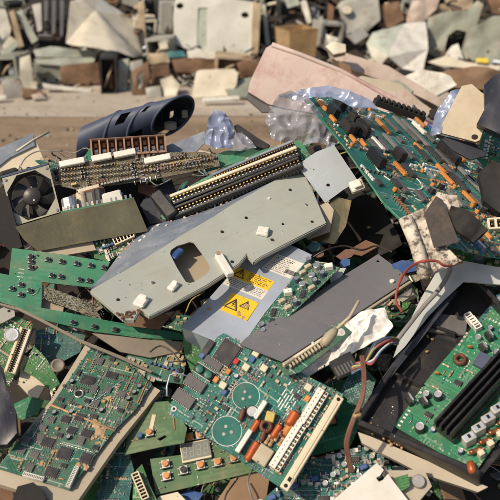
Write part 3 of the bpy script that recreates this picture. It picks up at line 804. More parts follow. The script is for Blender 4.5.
for u, v, l, w_ in ((66, 420, 11, 9), (80, 418, 12, 10), (72, 431, 11, 9), (87, 434, 13, 10), (81, 441, 9, 8), (48, 443, 14, 11), (65, 454, 16, 14), (86, 459, 13, 12), (52, 473, 14, 11), (40, 438, 10, 9), (35, 455, 10, 8),
                    (88, 381, 17, 12), (112, 376, 14, 9), (94, 389, 9, 9), (100, 362, 9, 9), (43, 428, 9, 7), (52, 420, 8, 7), (108, 390, 9, 7), (122, 395, 10, 8), (96, 404, 8, 7), (30, 468, 9, 8)):
    l, w_ = .82 * l / f.sx, .82 * w_ / f.sy
    T.put('chip', m_chip(round(l, 3), round(w_, 3), .0025, 'chip_grey' if l < .012 else 'chip_black', l > .011), u, v, 0, 0, max(l, w_) * .5)
for u, v in ((34, 478), (73, 478)):
    q = Matrix.Rotation(0 if u < 50 else math.pi / 2, 4, 'Z')
    T.put('connector', m_socket(20 / f.sx, 4 / f.sx, 4 / f.sx, 12, 'white_plastic'), u, v, 0 if u < 50 else math.pi / 2, 0, .01)
mb = MB(); mb.lathe([(5 / f.sx, .0002), (5 / f.sx, .002), (3.4 / f.sx, .002), (3.4 / f.sx, .0002)], 'tin', 16); mb.lathe([(1e-5, .0006), (3.4 / f.sx, .0006)], 'dark_slot', 14); T.put('mounting_ring', mb, 79, 394)
rnd = random.Random(6)
def splat(T, spots, mt, name, seed, hz=.0014):
    rnd = random.Random(seed); mb = MB(); fr = T.fr
    for u, v, r in spots:
        x, y = fr.loc(u, v)
        for _ in range(7):
            s = r / fr.sx * rnd.uniform(.3, .6); mb.lathe([(s, 0), (s * .8, hz * rnd.uniform(.4, 1)), (1e-5, hz * rnd.uniform(.7, 1.2))], mt, 7, Matrix.Translation((x + rnd.gauss(0, r / fr.sx * .5), y + rnd.gauss(0, r / fr.sx * .4), 0)), False)
    T.part(name, mb, kind='stuff')
splat(T, [(97, 425, 6), (100, 432, 6), (92, 436, 4), (104, 437, 4), (54, 452, 3), (84, 468, 4), (78, 465, 3), (42, 464, 4), (98, 443, 3), (108, 398, 3)], 'ceramic_tan', 'dried_glue', 6)
fill_parts(T, T.outline, 26, 7, [('chip', m_chip(.008, .006, .002), .005, 0), ('chip', m_chip(.006, .010, .002), .006, 0), ('block_capacitor', m_block(.005, .004, .003, 'ceramic_tan', .0004), .003, 0), ('black_capacitor', m_elcap(.003, .005), .0035, 0), ('chip', m_chip(.011, .008, .002, 'chip_grey'), .007, 0)])
surf_scatter(T, T.outline, 620, 7, ['chip_grey', 'film_tan', 'ceramic_tan', 'tin', 'steel_dull', 'green_wind', 'film_tan', 'brown_core'], cyls=('tin', 'gold', 'chip_grey'))
# board standing on edge between the logic board and the keypads
T = board('memory_board', 'dark board with long rows of pale pads leaning beside the large logic board', 'circuit board', ((92, 505), (118, 505), (140, 400)), [(92, 505), (104, 470), (128, 420), (150, 388), (168, 384), (160, 404), (131, 404), (126, 440), (134, 470), (128, 506)], 'pcb_blue_green', .005, .3, free=.2)
surf_scatter(T, T.outline, 240, 12, ['tin', 'tin', 'tin', 'print_white', 'chip_black', 'film_tan'], .001, .0022)
plate('green_shard', 'bright leaf green board shard beneath the edge of the pale tray', 'board shard', [(72, 500), (84, 478), (108, 446), (112, 455), (96, 498), (84, 506)], 'pcb_leaf', -.01, .35, th=.0016)
# ================================================================== GREY CHASSIS WITH CUT-OUT
fr = Fr((125, 320), (326, 223), (92, 290), lift=.135, c=.45, free=.5)
T = Thing('equipment_chassis', 'long pale grey metal chassis with a square cut-out and white clips', 'metal chassis', fr)
face = fr.poly([(91, 290), (160, 249), (230, 206), (300, 166), (312, 190), (326, 223), (261, 256), (254, 261), (247, 253), (239, 263), (208, 284), (160, 310), (150, 315), (140, 308), (134, 319), (124, 318)])
hole = fr.poly([(170, 254), (171, 250), (177, 246), (184, 244), (190, 242), (194, 243), (197, 247), (203, 255), (208, 263), (210, 268), (208, 273), (201, 278), (194, 282), (190, 283), (186, 282), (182, 276), (177, 268), (173, 260)])
dot = fr.poly(ring_hole(283, 224, 1.6, 10))
mb = crumple(MB().prism(face, -.0015, 0, 'grey_paint', [hole, dot]), 'front_panel', .0013, 14, 3, 3)
T.part('front_panel', mb)
mb = MB(); cxy = Vector((sum(p[0] for p in face) / len(face), sum(p[1] for p in face) / len(face)))
for i in range(3, len(face)):                          # folded lip along the lower edges
    p, q = Vector(face[i]), Vector(face[(i + 1) % len(face)]); d = (q - p); nv = Vector((-d.y, d.x)).normalized() * -.0004
    mb.add([(*(p + nv), -.0012), (*(q + nv), -.0012), (*(q + nv), -.007), (*(p + nv), -.007), (*(p - nv * 3), -.0012), (*(q - nv * 3), -.0012), (*(q - nv * 3), -.007), (*(p - nv * 3), -.007)], [(0, 3, 2, 1), (4, 5, 6, 7), (2, 3, 7, 6), (0, 1, 5, 4)], 'grey_paint')
T.part('folded_lip', mb)
for u, v in ((118, 300), (152, 283), (222, 232), (246, 218), (290, 190), (306, 205), (312, 222), (272, 240), (232, 262)):
    mb = MB(); mb.cyl((0, 0, 0), 1.5 / fr.sx, .0012, 'steel' if (u + v) % 2 else 'dark_slot', 10); T.put('rivet', mb, u, v)
# folded side (scuffed; its shade is put into the darker blue-grey) running up the far edge, and the floor seen through the hole
inn = [(91, 290), (110, 279), (135, 264), (166, 246), (200, 225), (230, 206), (262, 188), (300, 166)]
out = [(92, 287), (107, 271), (124, 248), (150, 226), (190, 215), (226, 202), (259, 186), (299, 165)]
rnd = random.Random(4); nn = 42; vi = []; vo = []
def along(L_, k):
    x = k * (len(L_) - 1); a_ = min(int(x), len(L_) - 2); q = x - a_
    return (L_[a_][0] + (L_[a_ + 1][0] - L_[a_][0]) * q, L_[a_][1] + (L_[a_ + 1][1] - L_[a_][1]) * q)
for i in range(nn + 1):
    k = i / nn; p = fr.loc(*along(inn, k)); q = along(out, k); dz = -.06 * math.sin(math.pi * min(1, .1 + k * .95)) ** .8 if 0 < k < .95 else -.002
    e = fr.loc(q[0], q[1] + rnd.uniform(-1, 1) * .12, dz); vi.append((*p, -.0004)); vo.append((*e, dz))
mb = MB(); vs = vi + vo; fs = [(i, i + 1, nn + 2 + i, nn + 1 + i) for i in range(nn)]
mb.add(vs, fs, 'blue_grey_paint_and_shade', None, True); mb.add([(x, y, z - .0016) for x, y, z in vs], [tuple(reversed(q)) for q in fs], 'blue_grey_paint_and_shade')
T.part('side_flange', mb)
mb = MB(); rnd = random.Random(14)
for i in range(60):                                   # flaked, torn insulation along the fold
    k = rnd.randrange(10, nn - 3); p = Vector(vi[k]).lerp(Vector(vo[k]), rnd.uniform(.75, 1.05)); s = rnd.uniform(.001, .0032)
    mb.box((p.x, p.y, p.z + .001), (s * 1.6, s, .0016), rnd.choice(('ceramic_tan', 'pink_paint', 'foam_white', 'film_tan')), rnd.uniform(0, 3))
T.part('torn_lining', mb, kind='stuff')
mb = MB(); fl = fr.poly([(160, 250), (205, 226), (222, 268), (180, 292)], -.028); mb.prism(fl, -.034, -.028, 'beige_panel'); T.part('inner_floor', mb)
def clip_mesh(l, w_, h):
    mb = MB(); mb.box((0, 0, h / 2), (l, w_, h), 'white_plastic', 0, h * .25); mb.box((l * .3, 0, h * 1.1), (l * .3, w_ * .7, h * .7), 'white_plastic', 0, h * .15); return mb
for u, v, l, w_, rz in ((141, 303, 12, 9, .5), (263, 233, 11, 10, -.9), (173, 288, 10, 6, .4)):
    T.put('clip', clip_mesh(l / fr.sx, w_ / fr.sy, .006), u, v, rz, 0)
mb = MB(); mb.box((0, 0, .004), (27 / fr.sx, 7 / fr.sx, .008), 'white_plastic', 0, .001); mb.cyl((13 / fr.sx, 0, .002), 3 / fr.sx, .006, 'ceramic_tan', 10)
T.put('clip', mb, 224, 267, 1.85 - .5, 0)
mb = MB(); mb.box((0, 0, 0), (14 / fr.sx, 6 / fr.sx, .006), 'blue_plastic', 0, .001); T.put('blue_latch', mb, 177, 254, .4, -.006)
mb = MB()
for i in range(11): mb.box((random.Random(i).gauss(0, .007), random.Random(i + 9).gauss(0, .004), .0005), (.006, .003, .002), 'rusty' if i % 2 else 'brown_core', i)
T.put('rusty_residue', mb, 126, 314, 0, 0)
plate('grey_end_plate', 'small pale grey end plate tucked between the long chassis and the big teal board', 'metal plate', [(297, 165), (316, 152), (334, 145), (358, 181), (343, 190), (325, 203)], 'pale_blue_grey', .11, .6, amp=.002, seed=5, holes=[ring_hole(328, 185, 2, 8)])
fr = Fr((350, 182), (366, 176), (354, 192), lift=.125, c=.4, free=.1); mb = MB(); mb.box((.008, -.008, -.006), (.021, .018, .012), 'white_plastic', 0, .002); mb.box((.008, -.008, .002), (.012, .012, .006), 'white_plastic', 0, .001)
single('plug_cap', 'small white plug at the corner of the grey end plate', 'plug', mb, fr.M)

# ================================================================== BLUE-GREY BOX WITH YELLOW WARNING LABELS
fr = Fr((180, 328), (234, 351), (245, 258), lift=.095, c=.5, free=.5)
T = Thing('power_supply_box', 'blue grey metal box with two yellow warning labels', 'metal box', fr)
top = fr.poly([(180, 327), (205, 303), (246, 256), (272, 236), (312, 255), (292, 280), (264, 314), (238, 351), (212, 340)])
mb = MB().prism(top, -.0015, 0, 'galvanised'); T.part('lid', crumple(mb, 'lid', .0012, 16, 3, 8))
ends = [fr.loc(181, 328), fr.loc(213, 340), fr.loc(238, 351), fr.loc(264, 314), fr.loc(311, 256), fr.loc(272, 237), fr.loc(246, 257)]
mb = MB(); o = ends; dp = .055
cx = sum(p[0] for p in o) / len(o); cy = sum(p[1] for p in o) / len(o); o = [(cx + (p[0] - cx) * .985, cy + (p[1] - cy) * .985) for p in o]
for i in range(len(o)):
    p, q = o[i], o[(i + 1) % len(o)]
    mb.add([(p[0], p[1], -.0016), (q[0], q[1], -.0016), (q[0], q[1], -dp), (p[0], p[1], -dp)], [(0, 3, 2, 1)], 'galvanised')
T.part('side_wall', mb)
def words(mb, x0, x1, y, h, mt, rnd, z=.0006):
    x = x0
    while x < x1:
        w_ = h * rnd.uniform(1.2, 4.5); w_ = min(w_, x1 - x)
        if w_ > h * .6:
            k = max(1, int(w_ / (h * .75)))
            for i in range(k): mb.box((x + w_ * (i + .5) / k, y + rnd.uniform(-.06, .06) * h, z), (w_ / k * .62, h * rnd.choice((.6, .6, .9)), .0003), mt)
        x += w_ + h * .7
def warn_label(T, corners, sp, mirror=False):
    rnd = random.Random(int(sp * 10))
    p = [Vector(T.fr.loc(*c)) for c in corners]         # lower left, lower right, upper right, upper left along the text
    X = (p[1] - p[0]); Y = (p[3] - p[0]); l, h = X.length, Y.length; M = Matrix(((X.x / l, -X.y / l, 0, p[0].x), (X.y / l, X.x / l, 0, p[0].y), (0, 0, 1, .0004), (0, 0, 0, 1)))
    mb = MB(); mb.box((l / 2, h / 2, 0), (l, h, .0004), 'label_white' if sp < 1 else 'label_yellow')
    if sp < 1: mb.box((l / 2, h * (1 - sp / 2), .0003), (l * .998, h * sp, .0003), 'label_yellow')
    lab = T.part('warning_label', mb, None, M)
    mb = MB(); z0, z1 = .0005, .0008
    def tri(cx, cy, s):
        a = [(cx - s * .58, cy - s * .42), (cx + s * .58, cy - s * .42), (cx, cy + s * .58)]
        b = [(cx + (x - cx) * .72, cy - s * .08 * .5 + (y - cy) * .72) for x, y in a]
        mb.prism(a, z0, z1, 'print_black', [b])
        mb.prism([(cx + s * .02, cy + s * .32), (cx - s * .10, cy + s * .0), (cx + s * .02, cy + s * .02), (cx - s * .06, cy - s * .26), (cx + s * .13, cy + s * .08), (cx + s * .01, cy + s * .07), (cx + s * .10, cy + s * .32)], z0, z1, 'print_black')
    if sp < 1:
        tri(l * .20, h * .74, h * .46)
        for i in range(5): words(mb, l * .40, l * (.94 - .07 * (i % 3)), h * (.93 - .085 * i), h * .05, 'print_black', rnd)
        for i in range(5): words(mb, l * .05, l * (.55 - .05 * (i % 2)), h * (.40 - .078 * i), h * .034, 'chip_grey', rnd, .0004)
        for i in range(5): words(mb, l * .62, l * .95, h * (.41 - .078 * i), h * .034, 'chip_grey', rnd, .0004)
    else:
        tri(l * .27, h * .46, h * .56); tri(l * .66, h * .66, h * .40)
    T.part('printed_mark', mb, lab)
warn_label(T, ((223, 284), (262, 300), (275, 282), (239, 268)), .52)
warn_label(T, ((220, 310), (247, 321), (257, 305), (233, 293)), 1.0)
splat(T, [(240, 314, 3), (246, 306, 3), (210, 309, 2), (252, 284, 2), (243, 318, 2)], 'ceramic_tan', 'dried_mud', 3, .0015)
p = [Vector(fr.loc(*c)) for c in ((262, 268), (290, 279), (304, 264), (277, 254))]; mb = MB()
mb.prism([(q.x, q.y) for q in p], .0003, .0007, 'label_white')
d = p[1] - p[0]; rr_ = random.Random(5)
for i in range(9):
    a_ = p[0].lerp(p[3], .10 + i * .10); m2 = MB(); words(m2, d.length * .06, d.length * (.55 + .35 * rr_.random()), 0, .0018 if i != 7 else .003, 'chip_grey', rr_, .0008)
    mb.add([Matrix.Translation((a_.x, a_.y, 0)) @ Matrix.Rotation(math.atan2(d.y, d.x), 4, 'Z') @ Vector(q) for q in m2.v], m2.f, 'chip_grey')
a_ = p[0].lerp(p[3], .3).lerp(p[1].lerp(p[2], .3), .68)
for i in range(22):                                    # bar code
    x = i * .0011; mb.box(tuple(Vector((a_.x, a_.y, .0009)) + Vector((math.cos(math.atan2(d.y, d.x)), math.sin(math.atan2(d.y, d.x)), 0)) * x), (.0004 + .0004 * rr_.random(), .008, .0003), 'print_black', math.atan2(d.y, d.x))
T.part('rating_label', mb)

# green card along the right side of the box
T = board('edge_card', 'narrow green card standing along the right side of the blue grey box', 'circuit board', ((240, 345), (258, 348), (312, 262)), [(243, 345), (264, 315), (308, 259), (322, 262), (340, 268), (300, 306), (256, 346)], 'pcb_dark', .105, .4, free=.2)
fill_parts(T, T.outline, 40, 5, [('black_capacitor', m_elcap(.004, .009, 'navy_plastic'), .005, 0), ('silver_can', m_elcap(.005, .008, 'aluminium'), .006, 0), ('block_capacitor', m_block(.010, .006, .007, 'film_tan', .001), .006, .8), ('block_capacitor', m_block(.012, .008, .009, 'white_plastic', .001), .008, .4), ('chip', m_chip(.014, .007, .003), .008, 1.57)])
surf_scatter(T, T.outline, 60, 13)

# ================================================================== DARK GREY PANEL
fr = Fr((246, 340), (280, 358), (378, 255), lift=.105, c=.45, free=.4)
T = Thing('dark_sheet', 'flat dark grey metal lid with a white screw at its corner', 'metal lid', fr)
pl = fr.poly([(240, 344), (246, 338), (300, 303), (378, 254), (394, 266), (409, 279), (350, 318), (282, 361), (262, 353)])
T.part('lid', crumple(MB().prism(pl, -.0018, 0, 'dark_grey_paint', [fr.poly(ring_hole(378, 261, 1.6, 8)), fr.poly(ring_hole(400, 275, 1.3, 8))]), 'lid', .0012, 12, 3, 2))
mb = MB(); mb.cyl((0, 0, 0), 2.4 / fr.sx, .003, 'white_plastic', 10); T.put('screw', mb, 392, 282)
a, b = fr.loc(283, 362), fr.loc(411, 279); mb = MB()
d = Vector(b) - Vector(a); mb.box(((a[0] + b[0]) / 2, (a[1] + b[1]) / 2, -.006), (d.length, .0045, .006), 'beige_metal', math.atan2(d.y, d.x), .001); T.part('edge_trim', mb)
T = board('comb_card', 'card with a comb of pale teeth under the edge of the dark grey lid', 'circuit board', ((282, 368), (292, 376), (345, 332)), [(276, 362), (340, 322), (352, 332), (300, 372), (286, 376)], 'pcb_dark', .118, .45, free=.2)
mb = MB(); f = T.fr; a, b = Vector(f.loc(288, 368)), Vector(f.loc(326, 343)); d = b - a; nv = Vector((-d.y, d.x)).normalized(); rz = math.atan2(d.y, d.x)
for i in range(12):
    p = a.lerp(b, (i + .5) / 12); mb.box((p.x, p.y, .004), (d.length / 12 * .5, .008, .005), 'film_tan', rz, .0006)
p = (a + b) / 2 + nv * .0045; mb.box((p.x, p.y, .004), (d.length, .004, .008), 'cream_plastic', rz, .0008); T.part('comb_teeth', mb)
# ribbed capsule on the lid edge
fr = Fr((322, 346), (343, 322), None, .155, .5); mb = MB(); mb.lathe([(1e-5, 0), (.004, .001), (.0062, .005), (.0068, .013), (.0058, .022), (.0036, .028), (1e-5, .029)], 'ceramic_grey', 16, Matrix.Translation((0, 0, .003)) @ Matrix.Rotation(math.pi / 2, 4, 'Y')); mb.tube([(.027, 0, .003), (.05, -.003, .004), (.075, .002, .003)], .0022, 'film_tan', 7)
single('pale_capsule', 'pale capsule with a tail lying on the trim of the dark grey lid', 'capsule', mb, fr.M)

# ================================================================== WHITE FOAM / AIR-BUBBLE SHEET
fr, me = plate('x', '', '', [(297, 384), (318, 372), (384, 338), (392, 328), (384, 308), (360, 313), (338, 330), (318, 348), (290, 360), (292, 372)], 'foam_white', .105, .6, th=.004, amp=.010, scale=34, cuts=6, sharp=16, ridge=.6, seed=9, smooth=True, ret=True,
              fn=lambda x, y: .0042 * (abs(math.sin(x * 130 + y * 30)) + abs(math.sin(y * 130 - x * 30))) ** .7)
tag(link('foam_sheet', me, fr.M), 'crumpled white bubble sheet wedged under the dark grey lid', 'foam sheet')

# ================================================================== BLACK TRAY WITH GREEN POWER BOARD (right)
fr = Fr((360, 425), (478, 474), (462, 274), lift=.085, c=.5, free=.5)
T = Thing('black_tray', 'black plastic tray with raised rim at the right side, holding a green power board', 'plastic tray', fr)
P4 = [Vector(fr.loc(*p)) for p in ((359, 425), (480, 477), (560, 380), (461, 271))]
flr = [(p.x, p.y) for p in P4]; mb = MB(); mb.prism(flr, -.006, -.003, 'black_plastic'); T.part('base', mb)
def wall(mb, a, b, th, z0, z1, mt):
    d = (b - a); mb.box(((a.x + b.x) / 2, (a.y + b.y) / 2, (z0 + z1) / 2), (d.length, th, z1 - z0), mt, math.atan2(d.y, d.x), th * .2)
mb = MB(); wall(mb, P4[0], P4[1], .008, -.028, .012, 'black_plastic'); T.part('rim', mb)
mb = MB(); wall(mb, P4[3], P4[0], .007, -.028, .014, 'black_plastic'); T.part('rim', mb)
mb = MB(); wall(mb, P4[2], P4[3], .007, -.028, .022, 'black_plastic'); T.part('rim', mb)
i0 = [P4[0].lerp(P4[3], k) for k in (.30, .62)]
for p in i0: mb = MB(); q = p + (P4[1] - P4[0]) * .28; wall(mb, p, q, .003, -.003, .010, 'black_plastic'); T.part('rib', mb)
mb = MB(); c_ = Vector(fr.loc(448, 325)); mb.box((c_.x, c_.y, .001), (.05, .03, .006), 'chip_grey', .25, .001); T.part('moulded_pad', mb)
splat(T, [(428, 337, 2), (432, 340, 1.6), (427, 352, 2), (374, 430, 3), (371, 424, 2), (386, 436, 4), (392, 440, 4), (398, 445, 3)], 'ceramic_tan', 'rust_crumbs', 8, .003)
T = board('power_board', 'glossy green power board with black heatsink bars lying in the black tray', 'circuit board', ((396, 427), (468, 468), (512, 281)), [(394, 426), (430, 376), (470, 330), (520, 268), (560, 330), (540, 380), (477, 470), (462, 466)], 'pcb_green', .092, .5, plane=(fr.C + fr.N * .004, fr.N))
f = T.fr
k = 1 / f.sx; ky = 1 / f.sy
def bar(T, u0, v0, u1, v1, w_, z0, h, name, mt, fins=0):
    a, b = Vector(T.fr.loc(u0, v0)), Vector(T.fr.loc(u1, v1)); d = b - a; mb = MB()
    mb.box((0, 0, h * (.5 if not fins else .2)), (d.length, w_, h * (1 if not fins else .4)), mt, 0, min(w_, h) * .06)
    for i in range(fins): mb.box((0, -w_ / 2 + w_ * (i + .5) / fins, h * .6), (d.length, w_ / fins * .42, h * .8), mt, 0, w_ / fins * .1)
    T.part(name, mb, None, Matrix.Translation(((a.x + b.x) / 2, (a.y + b.y) / 2, z0)) @ Matrix.Rotation(math.atan2(d.y, d.x), 4, 'Z'))
    n = 8
    for i in range(n): p = a.lerp(b, (i + .5) / n); T.used.append((p.x, p.y, w_ * .7))
bar(T, 443, 438, 523, 350, .032, .004, .026, 'heatsink', 'black_plastic', 4)
for i in range(6):
    u, v = 469 + i * 9.4, 443 - i * 9.6
    T.put('film_capacitor', m_block(.016, .010, .019, 'ceramic_white', .0012), u, v, 1.1, .0, .009)
    mb = MB(); mb.box((0, 0, .0193), (.013, .0065, .0008), 'galvanised', 0, .0003); mb.box((0, 0, .0198), (.0035, .005, .0004), 'dark_slot')
    x, y = f.loc(u, v); T.part('metal_cap', mb, None, Matrix.Translation((x, y, 0)) @ Matrix.Rotation(1.1, 4, 'Z'))
    T.put('resistor', m_resistor(.016, .0035, 'copper', 'brown_core'), u + 7, v + 9, .9, 0.004, .006)
    T.put('block_capacitor', m_block(.008, .007, .012, 'cream_plastic', .001), u + 12, v + 13, 1.1, 0, .006)
mb = MB(); mb.lathe([(1e-5, 0), (.004, .001), (.0052, .005), (.0052, .011), (.004, .015), (1e-5, .016)], 'orange_wind', 14, Matrix.Rotation(math.pi / 2, 4, 'X')); T.put('red_capacitor', mb, 470, 461, .7, .007)
for u, v, r, h, mt in ((426, 397, 4, 8, 'black_plastic'), (438, 398, 4.5, 9, 'black_plastic'), (420, 430, 5, 9, 'black_plastic'), (433, 431, 2.6, 5, 'blue_cap'), (484, 348, 3.6, 7, 'navy_plastic'), (497, 356, 4, 8, 'navy_plastic'), (500, 303, 4, 9, 'blue_cap'), (478, 340, 3.4, 7, 'aluminium'), (490, 330, 3, 6, 'navy_plastic')):
    T.put('capacitor', m_elcap(round(r * k, 4), round(h * k, 4), mt), u, v, 0, 0, r * k)
for u, v in ((409, 403), (423, 405), (482, 351), (488, 339), (442, 427)):
    T.put('transistor', m_transistor(.012, .016, .005), u, v, -.5, 0, .006)
for u, v in ((475, 326), (471, 322)): T.put('connector', m_socket(.020, .010, .010, 4, 'white_plastic'), u, v, -.5, 0, .008)
T.put('coil', m_toroid(.009, .008, 'brown_core'), 460, 361, 0, 0, .010)
T.put('chip', m_chip(.022, .016, .006, 'navy_plastic'), 482, 362, 1.57, 0, .013)
fill_parts(T, T.outline, 22, 15, [('resistor', m_resistor(.010, .0016, 'film_tan'), .006, 0), ('resistor', m_resistor(.009, .0015), .006, 1.57), ('disc_capacitor', m_disc(.004, .002, 'orange_cap'), .005, .4), ('capacitor', m_elcap(.0035, .008, 'navy_plastic'), .005, 0), ('chip', m_chip(.010, .007, .003), .007, .0)])
surf_scatter(T, T.outline, 150, 16, ['print_white', 'tin', 'print_white', 'film_tan', 'chip_black', 'tin', 'wire_yellow'])
plate('cream_bar', 'long cream moulding along the lower edge of the black tray', 'moulding', [(358, 432), (372, 437), (430, 462), (488, 487), (478, 492), (420, 473), (362, 443)], 'beige_metal', .055, .6, th=.012)
plate('navy_cover', 'dark navy plastic cover lying behind the black tray', 'plastic cover', [(374, 390), (392, 364), (432, 318), (452, 288), (458, 292), (424, 336), (392, 376), (366, 412), (361, 410)], 'navy_dark', .085, .45, th=.008, amp=.002)
plate('white_sheet', 'smooth white plastic sheet behind the black tray, crossed by a grey ribbon', 'plastic sheet', [(398, 345), (412, 318), (440, 266), (452, 260), (503, 268), (508, 286), (464, 283), (430, 316), (406, 346), (394, 358)], 'paper_white', .115, .5, th=.003, amp=.010, scale=12, cuts=4, ridge=.3)

# ================================================================== CORRODED WHITE BRACKET
fr = Fr((425, 278), (447, 262), (402, 216), lift=.235, c=.55, free=.3)
T = Thing('corroded_bracket', 'crusty corroded white bracket with a dark plate in its middle', 'bracket', fr)
pl = fr.poly([(403, 217), (414, 213), (424, 208), (437, 192), (447, 194), (457, 195), (461, 215), (458, 236), (447, 247), (455, 255), (462, 262), (440, 270), (426, 279), (416, 254)])
T.part('crust', crumple(MB().prism(pl, -.008, 0, 'corroded_white'), 'crust', .006, 70, 5, 12))
mb = MB(); mb.prism(fr.poly([(424, 214), (436, 196), (443, 200), (459, 242), (434, 248)], .010), .0085, .0105, 'dark_rust'); T.part('dark_plate', mb)
a, b = Vector(fr.loc(405, 218)), Vector(fr.loc(426, 278)); mb = MB(); mb.tube([(a.x, a.y, .002), ((a.x + b.x) / 2 + .002, (a.y + b.y) / 2, .003), (b.x, b.y, .002)], .009, 'corroded_white', 10); T.part('rolled_edge', mb)
mb = MB(); mb.prism([(-.012, -.024), (.010, -.028), (.014, .004), (.008, .026), (-.008, .020), (-.014, .002)], -.004, .010, 'dull_black'); T.put('broken_lump', crumple(mb, 'broken_lump', .010, 40, 4, 5), 464, 224, .2, 0)

# ================================================================== BIG TEAL BOARD (upper right)
T = board('telecom_board', 'big teal circuit board sloping down the upper right, rows of orange and grey parts', 'circuit board', ((303, 97), (418, 237), (480, 150)),
          [(302, 97), (329, 92), (350, 100), (385, 112), (440, 130), (478, 148), (540, 190), (520, 262), (470, 252), (418, 237), (385, 205), (345, 148)], 'pcb_teal_edge', .10, .25, free=.7, w=(-.1, 0, 0))
f = T.fr; L = lambda px: px / f.sx; W = lambda px: px / f.sy
rnd = random.Random(21)
def inpoly(poly, x, y):
    r = False
    for i in range(len(poly)):
        (x1, y1), (x2, y2) = poly[i], poly[i - 1]
        if (y1 > y) != (y2 > y) and x < (x2 - x1) * (y - y1) / (y2 - y1) + x1: r = not r
    return r
# hand placed: (u, v, length px along the diagonal, kind)
def strip_mesh(l, w_, h, mt):
    mb = MB(); mb.box((0, 0, h / 2 + .001), (l, w_, h), mt, 0, min(w_, h) * .15)
    n = max(3, int(l / .005))
    for i in range(n):
        for sy in (-1, 1): mb.box((-l / 2 + l * (i + .5) / n, sy * (w_ / 2 + .0005), .0015), (.0012, .001, .003), 'tin')
    return mb.mesh('strip')
def strip(name, u, v, l, mt, w_=.010, h=.007, rz=0):
    d = l / f.sx; mt_ = mt; x, y = f.loc(u, v); T.used.append((x, y, d * .45))
    for q in (-.3, .3): T.used.append((x + d * q * math.cos(rz), y + d * q * math.sin(rz), w_))
    key = ('strip', round(d, 3), w_, h, mt)
    if key not in CACHE: CACHE[key] = strip_mesh(round(d, 3), w_, h, mt)
    T.part(name, CACHE[key], None, Matrix.Translation((x, y, 0)) @ Matrix.Rotation(rz, 4, 'Z'))
for u, v, l in ((382, 128, 30), (419, 124, 22), (417, 149, 14), (399, 171, 22), (446, 180, 22), (440, 171, 16), (420, 193, 0), (468, 200, 20), (437, 206, 18), (322, 108, 20), (332, 121, 12), (352, 141, 12), (482, 188, 16), (460, 160, 12)):
    if l: strip('orange_network', u, v, l * .85, 'orange_cap', .0065, .006)
for u, v, l in ((392, 127, 24), (400, 125, 26), (408, 128, 24), (383, 146, 22), (390, 143, 24), (412, 137, 22), (421, 141, 26), (428, 138, 22), (408, 155, 18), (422, 155, 24), (434, 156, 26), (444, 160, 28), (446, 153, 22), (408, 172, 18), (400, 187, 20), (420, 198, 14), (452, 175, 26), (458, 184, 28), (466, 177, 24), (474, 186, 26), (455, 200, 22), (448, 207, 24), (478, 204, 22), (486, 197, 20), (396, 186, 12), (374, 147, 18), (410, 110, 0), (494, 178, 22), (490, 210, 18)):
    if l: strip('chip', u, v, l, rnd.choice(('chip_black', 'chip_grey', 'chip_grey', 'steel_dull')), .010, .005)
for u, v in ((376, 146), (418, 130)): strip('white_strip', u, v, 22, 'white_plastic', .008, .007)
for u, v, l in ((338, 108, 16), (331, 116, 14), (374, 163, 20), (446, 158, 30), (397, 160, 12)):
    strip('card_slot', u, v, l, 'black_plastic', .014, .018)
for u, v, l in ((360, 135, 14), (347, 133, 12), (362, 129, 12)):
    mb = MB(); rr = random.Random(int(u))
    for i in range(4): mb.box((rr.gauss(0, .010), rr.gauss(0, .008), .008 + .001 * i), (.016, .012, .016), 'dull_black', rr.choice((0, .3, 1.2)), .0015)
    T.put('black_relay', mb, u, v, 0, 0, .02)
T.put('white_relay', m_block(.024, .014, .014, 'white_plastic', .003), 357, 127, .2, 0, .014)
mb = MB(); mb.box((0, 0, .006), (.11, .016, .012), 'dull_black', 0, .001)
for i in range(10): mb.box((-.05 + .011 * i, 0, .015), (.005, .014, .008), 'dull_black', 0, .001)
x, y = f.loc(398, 113); T.part('black_connector', mb, None, Matrix.Translation((x, y, 0)) @ Matrix.Rotation(math.pi / 2 * .9, 4, 'Z')); T.used.append((x, y, .05))
for u, v in ((345, 106), (352, 112), (350, 120), (360, 112), (370, 118), (366, 125)):
    T.put('silver_can', m_elcap(.007, .012, 'aluminium'), u, v, 0, 0, .008)
mb = MB(); mb.lathe([(.040, 0), (.040, .001), (.0375, .001), (.0375, 0)], 'print_white', 40); T.put('printed_ring', mb, 399, 176, 0, .0002, .0)
mb = MB(); mb.lathe([(.034, 0), (.034, .001), (.0318, .001), (.0318, 0)], 'print_white', 40); T.put('printed_ring', mb, 441, 176, 0, .0002, .0)
mb = MB()
for i, (x, y) in enumerate([(0, 0), (.012, .002), (.026, .003), (.0, .014), (.014, .016), (.027, .013)]): mb.box((x, y, .0003), (.009, .0022, .0005), 'print_white', .5 * (i % 3)); mb.box((x + .003, y + .004, .0003), (.002, .007, .0005), 'print_white', .3 * i)
T.put('printed_text', mb, 408, 190, 0, 0, .012)
fill_parts(T, T.outline, 85, 22, [('silver_strip', m_block(.022, .005, .005, 'aluminium', .0008), .009, 0), ('orange_network', m_block(.018, .005, .006, 'orange_cap', .001), .008, 0), ('chip', m_chip(.020, .009, .005, 'chip_grey'), .010, 0), ('resistor', m_resistor(.012, .002, 'film_tan'), .008, 0), ('block_capacitor', m_block(.008, .006, .007, 'ceramic_tan', .0008), .005, 0), ('black_capacitor', m_elcap(.005, .010), .006, 0), ('chip', m_chip(.016, .008, .005), .009, 0), ('orange_capacitor', m_block(.007, .004, .007, 'orange_cap', .001), .005, 0)])
surf_scatter(T, T.outline, 760, 23, ['film_tan', 'ceramic_tan', 'tin', 'chip_black', 'orange_cap', 'film_tan', 'print_white'], .003, .007, .005)
